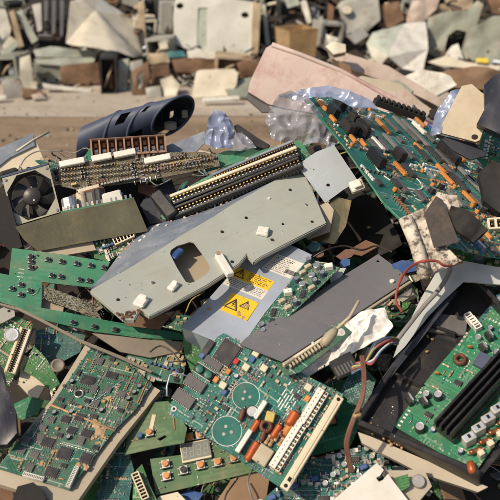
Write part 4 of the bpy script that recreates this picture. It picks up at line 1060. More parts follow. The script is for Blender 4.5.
T.part('bus_rail', MB().tube([(*f.loc(304, 98), .001), (*f.loc(345, 149), .001), (*f.loc(384, 204), .001), (*f.loc(417, 236), .001)], .0012, 'pcb_bright', 6))
# board beneath it at the right edge
T = board('socket_board', 'leaf green board with white sockets showing under the corroded bracket at the right edge', 'circuit board', ((447, 262), (520, 284), (462, 228)), [(445, 256), (462, 226), (530, 214), (530, 284), (500, 276), (470, 264)], 'pcb_leaf', .105, .45, free=.2)
f = T.fr
T.put('connector', m_socket(.022, .018, .014, 2, 'cream_plastic'), 495, 227, .4, 0, .012); T.put('connector', m_socket(.016, .012, .010, 2, 'white_plastic'), 486, 254, .2, 0, .01)
for u, v in ((484, 245), (494, 254), (478, 262)): T.put('capacitor', m_elcap(.008, .022, 'navy_plastic'), u, v, 0, 0, .009)
fill_parts(T, T.outline, 30, 31, [('capacitor', m_elcap(.004, .009), .005, 0), ('resistor', m_resistor(.010, .002), .006, 0), ('chip', m_chip(.012, .007, .003), .007, 0), ('block_capacitor', m_block(.007, .005, .006, 'film_tan', .0008), .005, 0)])
surf_scatter(T, T.outline, 170, 32)
T = board('green_corner_board', 'small green board corner behind the beige panel at the right edge', 'circuit board', ((478, 160), (510, 165), (484, 124)), [(476, 158), (482, 126), (500, 122), (512, 130), (512, 172), (486, 168)], 'pcb_green', .10, .5, free=.2)
surf_scatter(T, T.outline, 70, 33, None, .003, .006, .003)
plate('beige_cover', 'beige plastic cover standing up behind the big teal board', 'plastic cover', [(438, 132), (462, 86), (472, 84), (488, 98), (492, 108), (480, 140), (476, 142)], 'beige_panel', .20, .75, w=(-.2, 0, 0), th=.012, amp=.003, holes=[ring_hole(475, 137, 3.5, 10)])
plate('black_casing', 'black broken casing at the right edge beside the beige plastic cover', 'casing', [(478, 124), (486, 108), (484, 86), (496, 74), (514, 72), (514, 146), (500, 134)], 'navy_dark', .23, .7, th=.03, amp=.012, scale=14, cuts=3, seed=7)
plate('black_duct', 'black crumpled duct at the right edge under the green board corner', 'duct', [(484, 200), (478, 172), (492, 160), (514, 168), (514, 216), (500, 212)], 'dull_black', .13, .5, th=.02, amp=.012, scale=16, cuts=3, seed=4)
plate('blue_wrap', 'blue plastic wrap beside the beige plastic cover', 'plastic wrap', [(430, 136), (438, 108), (450, 92), (462, 88), (448, 112), (440, 134)], 'blue_film', .185, .6, th=.001, amp=.016, scale=16, cuts=5, seed=3, ridge=.7, sharp=12)
plate('dark_flap', 'dark navy flap between the teal board and the beige plastic cover', 'plastic flap', [(436, 134), (476, 144), (486, 156), (470, 160), (452, 150)], 'navy_dark', .15, .5, th=.004, amp=.003)

# ================================================================== STATIC BAG + BLUE STRIP over the teal board
plate('antistatic_bag', 'shiny crumpled silver antistatic bag tucked under the big teal board', 'plastic bag', [(266, 124), (276, 98), (292, 92), (306, 98), (322, 116), (338, 138), (332, 146), (312, 144), (290, 142), (272, 138)], 'static_film', .12, .7, th=.001, amp=.030, scale=16, cuts=5, seed=6, ridge=.6, sharp=16)
plate('blue_sleeve', 'blue translucent sleeve folded over the top corner of the big teal board', 'plastic sleeve', [(281, 96), (300, 91), (328, 86), (352, 92), (372, 100), (380, 110), (356, 108), (330, 96), (300, 100)], 'blue_film', .135, .55, th=.001, amp=.014, scale=14, cuts=5, seed=8, ridge=.5, sharp=16)
# ================================================================== OPEN POWER SUPPLY WITH FAN (left)
fr = Fr((14, 226), (60.5, 212), (2, 178), lift=.10, c=.8, free=.5)
T = Thing('fan_unit', 'open metal supply case with a square cooling fan at its left end', 'power supply', fr)
q = [Vector(fr.loc(*p)) for p in ((14, 226), (60.5, 212), (50, 167), (2, 178))]
wx = (q[1] - q[0]).length; hy = (q[3] - q[0]).length; s = (wx + hy) / 2
Mf = Matrix(((1, (q[3] - q[0]).normalized().x, 0, 0), (0, (q[3] - q[0]).normalized().y, 0, 0), (0, 0, 1, 0), (0, 0, 0, 1)))
cc = (wx / 2, hy / 2)
octo = [(cc[0] + .47 * wx * x, cc[1] + .47 * hy * y) for x, y in ((-.42, -1), (.42, -1), (1, -.42), (1, .42), (.42, 1), (-.42, 1), (-1, .42), (-1, -.42))]
mb = MB(); mb.M = Mf; mb.prism([(0, 0), (wx, 0), (wx, hy), (0, hy)], -.004, 0, 'fan_plate', [list(octo)])
for x, y in ((.06, .06), (.94, .06), (.94, .94), (.06, .94)): mb.cyl((wx * x, hy * y, 0), s * .03, .0015, 'steel', 10)
fan = T.part('fan', mb)
mb = MB(); mb.M = Mf
n = 28; circ = [(cc[0] + .462 * wx * math.cos(6.283 * i / n), cc[1] + .462 * hy * math.sin(6.283 * i / n)) for i in range(n)]
mb.prism([(.002, .002), (wx - .002, .002), (wx - .002, hy - .002), (.002, hy - .002)], -.028, -.0041, 'black_plastic', [circ]); T.part('fan_housing', mb, fan)
mb = MB(); mb.M = Mf
Mh = Matrix.Translation((cc[0], cc[1], -.024))
mb.lathe([(s * .19, 0), (s * .19, .014), (s * .17, .016), (1e-5, .016)], 'chip_black', 24, Mh)
mb.cyl((cc[0] + s * .02, cc[1] - s * .10, -.008), s * .018, .001, 'print_white', 8)
for i in range(7):
    a = i * 6.283 / 7 + .25; vs = []
    for k in range(5):
        r = s * (.18 + .26 * k / 4)
        for da, z in ((-.30 + .03 * k, -.006), (.30, .006)):
            vs.append((cc[0] + r * math.cos(a + da + .06 * k), cc[1] + r * math.sin(a + da + .06 * k), -.017 + z))
    mb.add(vs, [(2 * k, 2 * k + 2, 2 * k + 3, 2 * k + 1) for k in range(4)], 'chip_grey', None, True)
    mb.add([(x, y, z - .001) for x, y, z in vs], [(2 * k, 2 * k + 1, 2 * k + 3, 2 * k + 2) for k in range(4)], 'chip_grey', None, True)
T.part('fan_blades', mb, fan)
# folded top edge and shiny front panel of the case
mb = MB(); mb.M = Mf; mb.box((wx / 2, hy + .0015, -.016), (wx * 1.02, .004, .034), 'navy_plastic', 0, .0008); T.part('top_flange', mb)
pf = Fr((40, 250), (147, 231), (30, 222), lift=.095, c=.72, free=.1)
pa = pf.poly([(15, 227), (61, 213), (98, 206), (134, 198), (141, 214), (148, 231), (92, 241), (38, 251), (24, 240)])
mb = MB().prism(pa, -.0014, 0, 'gold_passivated'); Mrel = fr.M.inverted() @ pf.M
T.part('case_panel', crumple(mb, 'case_panel', .0025, 12, 3, 4), None, Mrel)
# inside board lying in the case behind the panel
mb = MB(); ib = pf.poly([(61, 213), (134, 199), (134, 196), (60, 209)], .0)
e0, e1 = Vector(ib[0]), Vector(ib[1]); d = (e1 - e0)
mb.add([(e0.x, e0.y, -.002), (e1.x, e1.y, -.002), (e1.x + .006, e1.y + .012, -.09), (e0.x + .006, e0.y + .012, -.09)], [(0, 1, 2, 3)], 'pcb_green')
mb.add([(e0.x, e0.y - .003, -.002), (e1.x, e1.y - .003, -.002), (e1.x, e1.y + .003, -.0019), (e0.x, e0.y + .003, -.0019)], [(0, 1, 2, 3)], 'pcb_bright')
T.part('inner_board', mb, None, Mrel)
mb = MB(); mb.prism(pf.poly([(2, 178), (58, 172), (140, 170), (150, 228), (40, 248), (10, 228)], -.10), -.104, -.100, 'dull_black'); T.part('case_back', mb, None, Mrel)
mb = MB(); mb.prism(pf.poly([(-6, 236), (-2, 190), (8, 196), (22, 246), (12, 252)], -.03), -.06, -.034, 'dull_black'); T.part('case_foot', mb, None, Mrel)
rnd = random.Random(3)
def on_inner(k, dz, h): p = e0.lerp(e1, k); return (p.x, p.y + .004 + h, -dz)
for k, dz, r, h, mt in ((.13, .02, .009, .016, 'aluminium'), (.3, .03, .006, .022, 'film_tan'), (.45, .04, .012, .02, 'chip_grey'), (.55, .02, .006, .02, 'black_plastic'), (.8, .05, .008, .016, 'navy_plastic'), (.22, .055, .010, .024, 'black_plastic')):
    T.part('capacitor', m_elcap(r * 1.3, h * 1.3, mt), None, Mrel @ Matrix.Translation(on_inner(k, dz, 0)) @ Matrix.Rotation(-math.pi / 2, 4, 'X'))
mb = MB(); p = on_inner(.68, .02, .008); mb.box(p, (.038, .018, .014), 'white_plastic', .1, .002); T.part('white_block', mb, None, Mrel)
mb = MB()
for i in range(15): p = on_inner(.04 + .92 * i / 14, .003, .002); mb.box(p, (.003, .006, .003), 'tin' if i % 3 else 'cream_plastic')
T.part('edge_pins', mb, None, Mrel)
mb = MB(); p = on_inner(.42, .05, .018); mb.box(p, (.05, .03, .02), 'brown_core', .1, .002); mb.box((p[0], p[1] + .018, p[2]), (.034, .006, .014), 'cream_plastic', .1, .001); T.part('transformer', mb, None, Mrel)

# board edge-on behind the fan unit (solder side down, row of white sockets on its upper edge)
fr = Fr((62, 207), (212, 176), (56, 170), lift=.095, c=.55, free=.2)
T = Thing('socket_edge_board', 'brown green board edge above the fan unit lined with white sockets', 'circuit board', fr)
ol = fr.poly([(52, 171), (58, 167), (135, 152), (205, 152), (218, 157), (220, 166), (150, 180), (78, 190), (60, 186)])
T.outline = ol; T.part('circuit_board', MB().prism(ol, -.0018, 0, 'pcb_under')); f = fr
rnd = random.Random(7)
for u0, u1, v0, v1 in ((60, 85, 161, 158), (92, 112, 156, 153), (114, 136, 152, 149), (144, 171, 157, 155)):
    l = abs(u1 - u0) / f.sx; T.put('connector', m_block(l, .010, .008, 'white_plastic', .001), (u0 + u1) / 2, (v0 + v1) / 2 + 4, .0, .001, .01)
mb = MB(); xs = [p[0] for p in ol]
for r_ in range(3):
    for i in range(46):
        x, y = f.loc(62 + i * 3.3, 171 + r_ * 5 - i * .34); mb.box((x, y, .003), (.0016, .0016, .006 + .004 * rnd.random()), rnd.choice(('tin', 'tin', 'gold')))
T.part('solder_pins', mb)
surf_scatter(T, ol, 150, 44, ['chip_black', 'dull_black', 'brown_core', 'rusty', 'dull_black', 'gold', 'chip_black'], .002, .007, .006, ('dull_black', 'tin', 'dull_black'), ('brown_core', 'tin'))
# terminal block
fr = Fr((92, 157), (166, 152), (92, 138), lift=.125, c=.75, free=.1)
T = Thing('terminal_block', 'brown terminal block with nine screw slots in front of the dark blue grille', 'terminal block', fr)
l = 74 / fr.sx; h = 18 / fr.sy; mb = MB(); dp = .022
mb.box((l / 2, h * .5, -dp), (l, h, .003), 'terminal_brown'); mb.box((l / 2, h * .96, -dp / 2), (l * 1.02, h * .09, dp * 1.05), 'terminal_brown', 0, .001); mb.box((l / 2, h * .05, -dp / 2), (l, h * .1, dp), 'terminal_brown')
for i in range(10): mb.box((l * i / 9, h * .5, -dp / 2), (l * .022, h, dp), 'terminal_brown')
T.part('body', mb)
for i in range(9):
    mb = MB(); x = l * (i + .5) / 9; mb.box((x, h * .3, -dp * .6), (l * .06, h * .36, .006), 'tin', 0, .001); mb.cyl((x, h * .34, -dp * .42), l * .022, .002, 'steel', 10); mb.box((x, h * .68, -dp * .6), (l * .04, h * .25, .004), 'copper')
    T.part('screw_terminal', mb)

# ================================================================== NAVY GRILLE (curved shell at the back left)
# an elliptical tube lying on the heap, its mouth towards the right
tt = 1.60; A = at_depth(173, 116, tt)
def pxv(du, dv, df=0): return RGT * (du / FPX * tt) + UPV * (-dv / FPX * tt) + FWD * df
R1, R2, AX, R1B = pxv(20, -17), pxv(6, 8, .042), pxv(-94, 30, .05), pxv(5, -20)
T = Thing('vent_cowl', 'dark blue curved plastic cowl with ribs and vent slots behind the terminal block', 'plastic cowl', Matrix.Translation(A))
NX, NA = 60, 56
def ring_pt(k, a, th):
    stp = .06 * (k > .30) + .05 * (k > .62); flare = 1 + .22 * k - stp * .8
    r = flare - th / .05
    return Vector((0, 0, -.012 * max(0, k - .7) / .3)) + AX * (k * (1 + .10 * math.sin(a))) + R1.lerp(R1B, k) * (math.cos(a) * r) + R2 * (math.sin(a) * r * (1 + .3 * k))
def tube_shell(th, ks=(0, 1), holes=(), flip=False, mt='navy_plastic', mbo=None):
    vs = [ring_pt(ks[0] + (ks[1] - ks[0]) * i / NX, 2 * math.pi * j / NA, th) for i in range(NX + 1) for j in range(NA)]; fs = []
    for i in range(NX):
        for j in range(NA):
            k = (i + .5) / NX; a = (j + .5) / NA * 360
            if any(h[0] < k < h[1] and h[2] < a < h[3] for h in holes): continue
            q = (i * NA + j, i * NA + (j + 1) % NA, (i + 1) * NA + (j + 1) % NA, (i + 1) * NA + j); fs.append(q if flip else tuple(reversed(q)))
    mbo.add(vs, fs, mt, None, True); return vs
H = [(.12, 1.1, 70, 215), (.42, .53, 248, 286), (.20, .25, 262, 280), (.19, .24, 20, 40), (.74, .80, 300, 330), (.70, .82, 40, 75)]
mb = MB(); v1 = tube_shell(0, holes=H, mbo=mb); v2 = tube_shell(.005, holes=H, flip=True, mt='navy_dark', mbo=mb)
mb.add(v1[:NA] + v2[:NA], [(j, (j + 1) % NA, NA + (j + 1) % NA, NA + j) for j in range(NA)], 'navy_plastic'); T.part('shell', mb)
for k in (.31, .63):
    mb = MB(); mb.tube([ring_pt(k, 2 * math.pi * j / NA, -.001) for j in range(NA + 1)], .003, 'navy_plastic', 6); T.part('rib', mb)
mb = MB(); mb.tube([ring_pt(0, 2 * math.pi * j / NA, .002) for j in range(NA + 1)], .0032, 'navy_plastic', 6); T.part('mouth_rim', mb)
mb = MB(); p = AX * .06 + R1 * -.15 + R2 * .75; mb.cyl(p, .013, .014, 'film_tan', 12, None); mb.box(AX * .05 + R1 * .6 + R2 * .55, (.012, .006, .016), 'film_tan', .4, .001); T.part('inner_boss', mb)

# ================================================================== PALE BOX BEHIND FAN, STICK
fr = Fr((-6, 188), (52, 160), (-10, 150), t=1.50, c=.7, free=.1)
T = Thing('pale_case', 'pale grey plastic case with a cream side behind the fan', 'plastic case', fr)
mb = MB(); tp = fr.poly([(-30, 172), (-2, 150), (33, 135), (36, 141), (46, 165), (52, 178), (20, 190), (-20, 200)]); mb.prism(tp, -.10, 0, 'cream_plastic'); T.part('body', mb)
mb = MB(); tp = fr.poly([(-32, 176), (-4, 150), (33, 134), (35, 146), (10, 158), (-8, 172), (-28, 190)]); mb.prism(tp, .0005, .004, 'blue_grey_paint_and_shade'); T.part('lid', mb)
p0, p1 = at_depth(17, 151, 1.40), at_depth(49, 132, 1.46); mb = MB(); mb.tube([p0, p0.lerp(p1, .5) + Vector((0, 0, .002)), p1], .0022, 'cream_plastic', 6)
single('thin_stick', 'thin cream stick jutting up from the pale case behind the fan', 'stick', mb, None)

# ================================================================== MOTHERBOARD WITH LONG CARD SLOTS
T = board('slot_board', 'green board carrying long black card slots with white edges behind the long chassis', 'circuit board', ((170, 222), (302, 172), (168, 195)), [(160, 218), (172, 196), (204, 178), (262, 150), (300, 140), (312, 158), (304, 170), (240, 198), (180, 224)], 'pcb_green', .080, .40, free=.15)
f = T.fr
def lay(T, name, me, u0, v0, u1, v1, z=0): 
    a, b = Vector(T.fr.loc(u0, v0)), Vector(T.fr.loc(u1, v1)); d = b - a; m = (a + b) / 2
    return T.part(name, me(d.length), None, Matrix.Translation((m.x, m.y, z)) @ Matrix.Rotation(math.atan2(d.y, d.x), 4, 'Z'))
lay(T, 'card_slot', lambda l: m_slot(l, .020, .026, 'black_plastic', 'cream_plastic', 34), 174, 207, 300, 158)
lay(T, 'card_slot', lambda l: m_slot(l, .018, .026, 'chip_black', 'black_plastic', 34), 176, 219, 302, 168)
lay(T, 'card_slot', lambda l: m_slot(l, .016, .022, 'navy_plastic', 'blue_grey_paint_and_shade', 30), 215, 184, 296, 150)
mb = MB(); mb.box((0, 0, .008), (.02, .05, .05), 'black_plastic', 0, .002); T.put('slot_latch', mb, 168, 212, .3, 0)
surf_scatter(T, T.outline, 120, 51)
plate('green_back_board', 'flat green board lying behind the card slots', 'board shard', [(202, 160), (225, 151), (262, 146), (266, 152), (238, 162), (206, 172)], 'pcb_bright', .085, .3, th=.0016)
plate('light_blue_sheet', 'light blue plastic sheet lying behind the card slots', 'plastic sheet', [(152, 160), (166, 146), (204, 132), (208, 140), (196, 152), (170, 164)], 'blue_grey_paint_and_shade', .09, .5, th=.002, amp=.004, scale=12)
plate('blue_bag', 'crumpled translucent blue bag standing up against the dirt road', 'plastic bag', [(203, 146), (206, 118), (214, 110), (224, 112), (232, 124), (238, 144), (230, 148), (214, 150)], 'blue_film', .12, .9, th=.001, amp=.026, scale=17, cuts=5, seed=13, ridge=.6, sharp=16)
plate('black_bracket', 'black plastic bracket edge standing beside the blue bag', 'plastic bracket', [(234, 126), (238, 124), (258, 138), (270, 145), (266, 149), (242, 142)], 'black_plastic', .11, .6, th=.010)
plate('clear_wrap', 'small crumpled clear wrap beside the blue bag', 'plastic wrap', [(228, 140), (240, 132), (250, 140), (256, 148), (240, 152), (228, 150)], 'static_film', .105, .6, th=.001, amp=.012, scale=20, cuts=5, seed=2, ridge=.7, sharp=12)
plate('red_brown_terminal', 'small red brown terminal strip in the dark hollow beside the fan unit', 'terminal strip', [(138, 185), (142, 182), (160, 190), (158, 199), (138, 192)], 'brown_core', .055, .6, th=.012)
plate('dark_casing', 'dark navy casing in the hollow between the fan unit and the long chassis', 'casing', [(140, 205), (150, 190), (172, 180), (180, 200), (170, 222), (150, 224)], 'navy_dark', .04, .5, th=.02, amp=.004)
plate('pale_strip', 'pale wooden strip beneath the shiny case panel of the fan unit', 'strip', [(40, 246), (92, 240), (96, 250), (60, 256), (42, 254)], 'beige_panel', .075, .5, th=.006)
T = board('pale_pin_board', 'green board end with pale sockets between the fan unit and the long chassis', 'circuit board', ((96, 262), (136, 248), (92, 242)), [(94, 258), (94, 243), (120, 236), (140, 234), (132, 246), (108, 262)], 'pcb_leaf', .065, .5, free=.1)
T.put('connector', m_socket(.032, .014, .010, 6, 'cream_plastic'), 124, 239, .1, 0, .012); surf_scatter(T, T.outline, 40, 61, ['film_tan', 'tin', 'cream_plastic', 'chip_black'], .003, .008, .006)

# ================================================================== LEFT EDGE
T = board('slotted_board', 'leaf green board with a white slot standing at the left edge', 'circuit board', ((8, 384), (48, 330), (-6, 372)), [(-6, 380), (-6, 318), (16, 316), (33, 324), (28, 342), (10, 386)], 'pcb_leaf', .055, .55, free=.1)
lay(T, 'card_slot', lambda l: m_slot(l, .016, .012, 'cream_plastic', 'cream_plastic', 20), 11, 374, 27, 330)
T.put('silver_can', m_elcap(.010, .014, 'aluminium'), 13, 337, 0, 0, .01)
surf_scatter(T, T.outline, 120, 71)
T = board('corner_board', 'leaf green board corner with a mounting hole beside the white slot', 'circuit board', ((24, 366), (56, 388), (34, 346)), [(22, 370), (34, 346), (46, 358), (56, 376), (60, 384), (50, 390), (36, 378)], 'pcb_leaf', .045, .5, [ring_hole(37, 355, 1.8, 8)], free=.1)
surf_scatter(T, T.outline, 14, 72, ['print_white', 'tin'])
T = board('shadowed_board', 'dark blue green board under the bright green strip', 'circuit board', ((36, 352), (78, 352), (40, 328)), [(34, 358), (36, 330), (62, 326), (86, 334), (80, 352), (58, 364)], 'pcb_blue_green', .025, .4, free=.1)
surf_scatter(T, T.outline, 60, 73)
plate('navy_chunk', 'dark navy plastic chunk at the left edge in front of the leaf green boards', 'plastic chunk', [(-8, 444), (-8, 372), (2, 366), (8, 388), (17, 410), (18, 432), (8, 444)], 'navy_dark', .09, .6, th=.03, amp=.014, scale=12, cuts=4)
plate('steel_tab', 'grey metal tab with a hole at the left edge under the bright green board', 'metal tab', [(-6, 312), (6, 306), (14, 308), (15, 316), (4, 322), (-6, 326)], 'grey_paint', .085, .6, th=.005, holes=[ring_hole(9, 311, 1.8, 8)])
plate('cream_bracket', 'small cream bracket under the leaf green board corner', 'bracket', [(20, 374), (28, 370), (46, 384), (38, 398), (30, 396), (18, 384)], 'cream_plastic', .03, .6, th=.012)
plate('left_green_patch', 'dull green board patch below the cream bracket', 'board shard', [(14, 404), (30, 396), (44, 400), (38, 414), (22, 420), (14, 416)], 'pcb_green', .015, .4)
fr = Fr((58, 366), (68, 362), None, .04, .5); mb = MB(); mb.lathe([(1e-5, 0), (.009, 0), (.010, .003), (.0085, .005), (.007, .005), (.006, .0035), (1e-5, .0035)], 'grey_brown', 18)
single('control_dial', 'round greyish dial at the top left of the pale tray', 'dial', mb, fr.M)
plate('grey_rail', 'long thin grey brown rail running under the green strip', 'rail', [(0, 303), (20, 308), (44, 320), (80, 339), (124, 357), (152, 371), (151, 373), (122, 359.5), (78, 341.5), (42, 322), (18, 310), (0, 305)], 'grey_brown', .075, .5, th=.003)
plate('pale_board_back', 'pale card sheet lying between the green strip and the logic board', 'card sheet', [(92, 333), (150, 340), (182, 342), (178, 352), (150, 358), (120, 352)], 'grey_brown', .045, .4, th=.003, amp=.003)
plate('brown_offcut', 'brown metal offcut under the lower end of the long chassis', 'metal offcut', [(120, 318), (136, 312), (158, 310), (170, 318), (160, 330), (128, 326)], 'rusty', .06, .5, amp=.005)
T = board('tilted_card', 'dark card with tan tabs wedged above the keypad boards', 'circuit board', ((122, 368), (178, 386), (130, 352)), [(118, 366), (132, 350), (172, 348), (186, 362), (182, 384), (150, 380)], 'pcb_dark', .03, .4, free=.1)
surf_scatter(T, T.outline, 70, 75, ['film_tan', 'tin', 'ceramic_tan', 'film_tan'], .003, .010, .003)
mb = MB(); fr = Fr((166, 380), (182, 384), (168, 370), lift=.075, c=.5, free=0)
mb.tube([(*fr.loc(*p), 0) for p in ((167, 396), (167, 386), (170, 375), (176, 373), (187, 376))], .0013, 'galvanised', 7); single('bent_wire', 'bent pale wire hoop beside the left corner of the relay board', 'wire hoop', mb, fr.M)
plate('green_flange', 'dark green folded metal under the near end of the blue grey box', 'metal flange', [(182, 330), (212, 341), (208, 360), (192, 374), (184, 352)], 'pcb_leaf', .05, .7, th=.004)

# ================================================================== BOTTOM EDGE
fr = Fr((338, 505), (415, 505), (334, 488), lift=.075, c=.55, free=0)
T = Thing('white_bracket', 'white painted metal bracket with a notch at the bottom edge', 'metal bracket', fr)
pl = fr.poly([(326, 506), (352, 484), (377, 463), (384, 470), (380, 476), (376, 478), (379, 482), (383, 480), (388, 474), (408, 500), (410, 510), (330, 512)]); mb = MB().prism(pl, -.004, 0, 'white_metal'); T.part('plate', crumple(mb, 'plate', .0012, 20, 3, 4))
mb = MB(); p = fr.poly([(384, 470), (404, 470), (424, 468), (432, 486), (420, 500), (408, 500), (392, 480)], -.01); mb.prism(p, -.04, -.012, 'beige_metal'); T.part('side', mb)
mb = MB(); mb.cyl((0, 0, 0), .008, .006, 'steel', 14); T.put('rivet', mb, 418, 482, 0, -.012)
plate('small_green_tag', 'small green tag inside the white bracket corner', 'board shard', [(394, 478), (408, 474), (410, 486), (400, 492)], 'pcb_leaf', .08, .5)
T = board('bottom_board', 'dark board crowded with pale green parts under the cream connector', 'circuit board', ((262, 500), (345, 500), (300, 452)), [(256, 506), (284, 480), (300, 464), (352, 448), (372, 446), (392, 470), (340, 506)], 'pcb_blue_green', .01, .4, free=.1)
fill_parts(T, T.outline, 34, 81, [('resistor', m_resistor(.014, .0025, 'teal_plastic'), .008, 0), ('resistor', m_resistor(.012, .0025, 'film_tan'), .008, .5), ('chip', m_chip(.014, .007, .004), .008, 0), ('capacitor', m_elcap(.004, .009, 'green_wind'), .005, 0), ('block_capacitor', m_block(.01, .006, .007, 'blue_cap', .001), .006, .4)])
surf_scatter(T, T.outline, 240, 82, ['tin', 'film_tan', 'teal_plastic', 'green_wind', 'chip_black', 'print_white'], .003, .008, .004)
T = board('bottom_left_board', 'green board with a pale socket below the olive keypads', 'circuit board', ((136, 506), (160, 506), (136, 470)), [(132, 506), (134, 472), (142, 470), (152, 490), (160, 506)], 'pcb_leaf', .02, .5, free=.1)
lay(T, 'connector', lambda l: m_socket(l, .010, .009, 8, 'cream_plastic'), 135, 474, 146, 500)
plate('tan_chunk', 'tan card chunk at the bottom edge below the olive display board', 'card chunk', [(150, 506), (160, 496), (178, 492), (186, 500), (184, 508)], 'cream_plastic', .005, .5, th=.008, amp=.004)
plate('beige_wedge', 'beige plastic wedge at the bottom edge beneath the relay board', 'plastic wedge', [(214, 506), (232, 480), (252, 470), (270, 480), (266, 506)], 'brown_card', .0, .5, th=.01, amp=.010, ridge=.5)
plate('blue_offcut', 'blue plastic offcut at the bottom edge below the olive display board', 'plastic offcut', [(168, 500), (190, 490), (204, 494), (196, 504), (172, 508)], 'blue_plastic', -.012, .4, th=.004, amp=.003)
plate('black_corner', 'black plastic lump at the bottom left corner', 'plastic lump', [(10, 506), (18, 486), (34, 482), (44, 490), (48, 506)], 'dull_black', .06, .6, th=.02, amp=.006)
plate('corner_flap', 'grey brown flap at the bottom left corner of the pale tray', 'metal flap', [(-8, 506), (-8, 484), (12, 486), (16, 506)], 'rusty', .02, .5, th=.004, amp=.004)
plate('bottom_green_shard', 'long leaf green shard between the memory board and the keypads', 'board shard', [(140, 508), (136, 470), (142, 464), (156, 500), (158, 508)], 'pcb_leaf', .0, .4)
plate('hollow_shade_sheet', 'black sheet standing for shade in the deep hollow under the big teal board', 'sheet', [(330, 196), (350, 186), (384, 206), (402, 248), (372, 262), (340, 244)], 'dull_black', -.02, .4, th=.004, amp=.025, scale=14, cuts=4)  # near-black colour stands in for the hollow's shade, since sun reaches it
plate('bronze_bracket', 'brown dented metal bracket in the hollow beside the big teal board', 'metal bracket', [(312, 240), (318, 212), (336, 196), (352, 200), (346, 226), (334, 244)], 'gold_passivated', .07, .5, amp=.005, seed=9)
plate('tan_flap', 'tan metal flap peeking out under the right end of the long chassis', 'metal flap', [(318, 206), (328, 202), (334, 210), (330, 232), (308, 240), (300, 232), (324, 222)], 'beige_metal', .085, .5, amp=.003)
plate('teal_stopper', 'teal plastic cap under the right corner of the long chassis', 'plastic cap', [(306, 247), (313, 242), (321, 244), (319, 250), (312, 252)], 'teal_plastic', .075, .5, th=.010)
plate('blue_stopper', 'bright blue cap above the dark grey lid', 'plastic cap', [(340, 262), (344, 258), (350, 259), (350, 265), (344, 267)], 'blue_plastic', .08, .5, th=.010)
plate('blue_strap', 'bright blue strap beside the lower end of the corroded bracket', 'strap', [(392, 264), (402, 260), (418, 262), (420, 270), (406, 273), (394, 272)], 'blue_plastic', .09, .5, th=.006)
plate('white_tag', 'small white plastic tag above the dark grey lid', 'plastic tag', [(329, 274), (336, 268), (346, 268), (342, 276), (331, 284)], 'paper_white', .09, .5, th=.002)
plate('rust_flake', 'orange brown rust flake in the hollow above the dark grey lid', 'metal flake', [(336, 256), (346, 249), (358, 250), (352, 257), (342, 260)], 'brown_core', .06, .5, th=.002, amp=.006)
plate('wood_rod', 'grey rod lying in the black hollow above the dark grey lid', 'rod', [(345, 252), (366, 240), (380, 246), (362, 256)], 'rusty', .04, .5, th=.004, amp=.004)
plate('brown_disc', 'dark red plastic disc beside the teal cap', 'plastic disc', ring_hole(318, 254, 6, 12, .6), 'brown_core', .065, .5, th=.006)
# board under the tray, seen left of it
plate('teal_board_edge', 'plain dark teal board edge under the coloured wires', 'board shard', [(350, 372), (364, 366), (376, 380), (366, 410), (352, 404), (340, 392)], 'pcb_blue_green', .03, .4)

# ================================================================== WIRES
def wire(name, label, pts, r, mt, lift, cat='cable', n=7, extra=None):
    P = [on_slope(p[0], p[1], p[2] if len(p) > 2 else lift) for p in pts]; sm = []
    for i in range(len(P) - 1):
        a, b, c, d = P[max(0, i - 1)], P[i], P[i + 1], P[min(len(P) - 1, i + 2)]
        for k in range(8):
            t = k / 8; sm.append(.5 * ((2 * b) + (c - a) * t + (2 * a - 5 * b + 4 * c - d) * t * t + (3 * b - a - 3 * c + d) * t ** 3))
    sm.append(P[-1]); return sm
def wire_thing(name, label, pts, r, mt, lift, cat='cable'):
    mb = MB(); s = wire(name, label, pts, r, mt, lift); o = s[0].copy(); mb.tube([p - o for p in s], r, mt, 8)
    return single(name, label, cat, mb, Matrix.Translation(o))
T = Thing('brown_cable', 'brown cable of three strands hanging over the corner of the black tray', 'cable', Matrix.Translation(on_slope(362, 410, .1)))
Mi = T.o.matrix_basis.inverted()
for dx in (-1.2, 0, 1.2):
    mb = MB(); s = wire('', '', [(362 + dx, 356, .15), (364 + dx, 376, .155), (362 + dx, 398, .15), (354 + dx, 418, .14), (347 + dx, 440, .12), (348 + dx, 456, .10), (352 + dx, 472, .08)], 0, 0, 0)
    mb.tube([Mi @ p for p in s], .0018, 'wire_brown', 8); T.part('strand', mb)
mb = MB(); c_ = Mi @ on_slope(357, 415, .143); mb.box(c_, (.011, .006, .006), 'ceramic_tan', .4, .002); T.part('tie', mb)
wire_thing('red_wire', 'thin red wire looping over the white sheet by the corroded bracket', [(402, 312, .12), (396, 300, .13), (399, 284, .15), (407, 270, .18), (420, 262, .24), (436, 261, .24), (446, 266, .23), (462, 262, .2)], .0017, 'wire_red', .1)
wire_thing('grey_ribbon', 'flat grey cable crossing the smooth white sheet', [(394, 344, .12), (408, 326, .125), (424, 306, .13), (440, 288, .14), (450, 270, .15), (444, 262, .16)], .0032, 'wire_grey', .09)
T = Thing('wire_harness', 'bundle of coloured wires with a black plug beside the black tray', 'wiring', Matrix.Translation(on_slope(350, 368, .1)))
Mi = T.o.matrix_basis.inverted(); hf = Fr((338, 376), (352, 372), (335, 364), lift=.14, c=.5, free=0)
mb = MB(); mb.box((.011, .010, 0), (.030, .024, .010), 'black_plastic', .2, .001)
for i in range(6): mb.box((.0 + i * .0042, .004 + i * .0005, .0055), (.002, .012, .002), 'chip_grey', .2)
T.part('plug', mb, None, Mi @ hf.M)
rnd = random.Random(12)
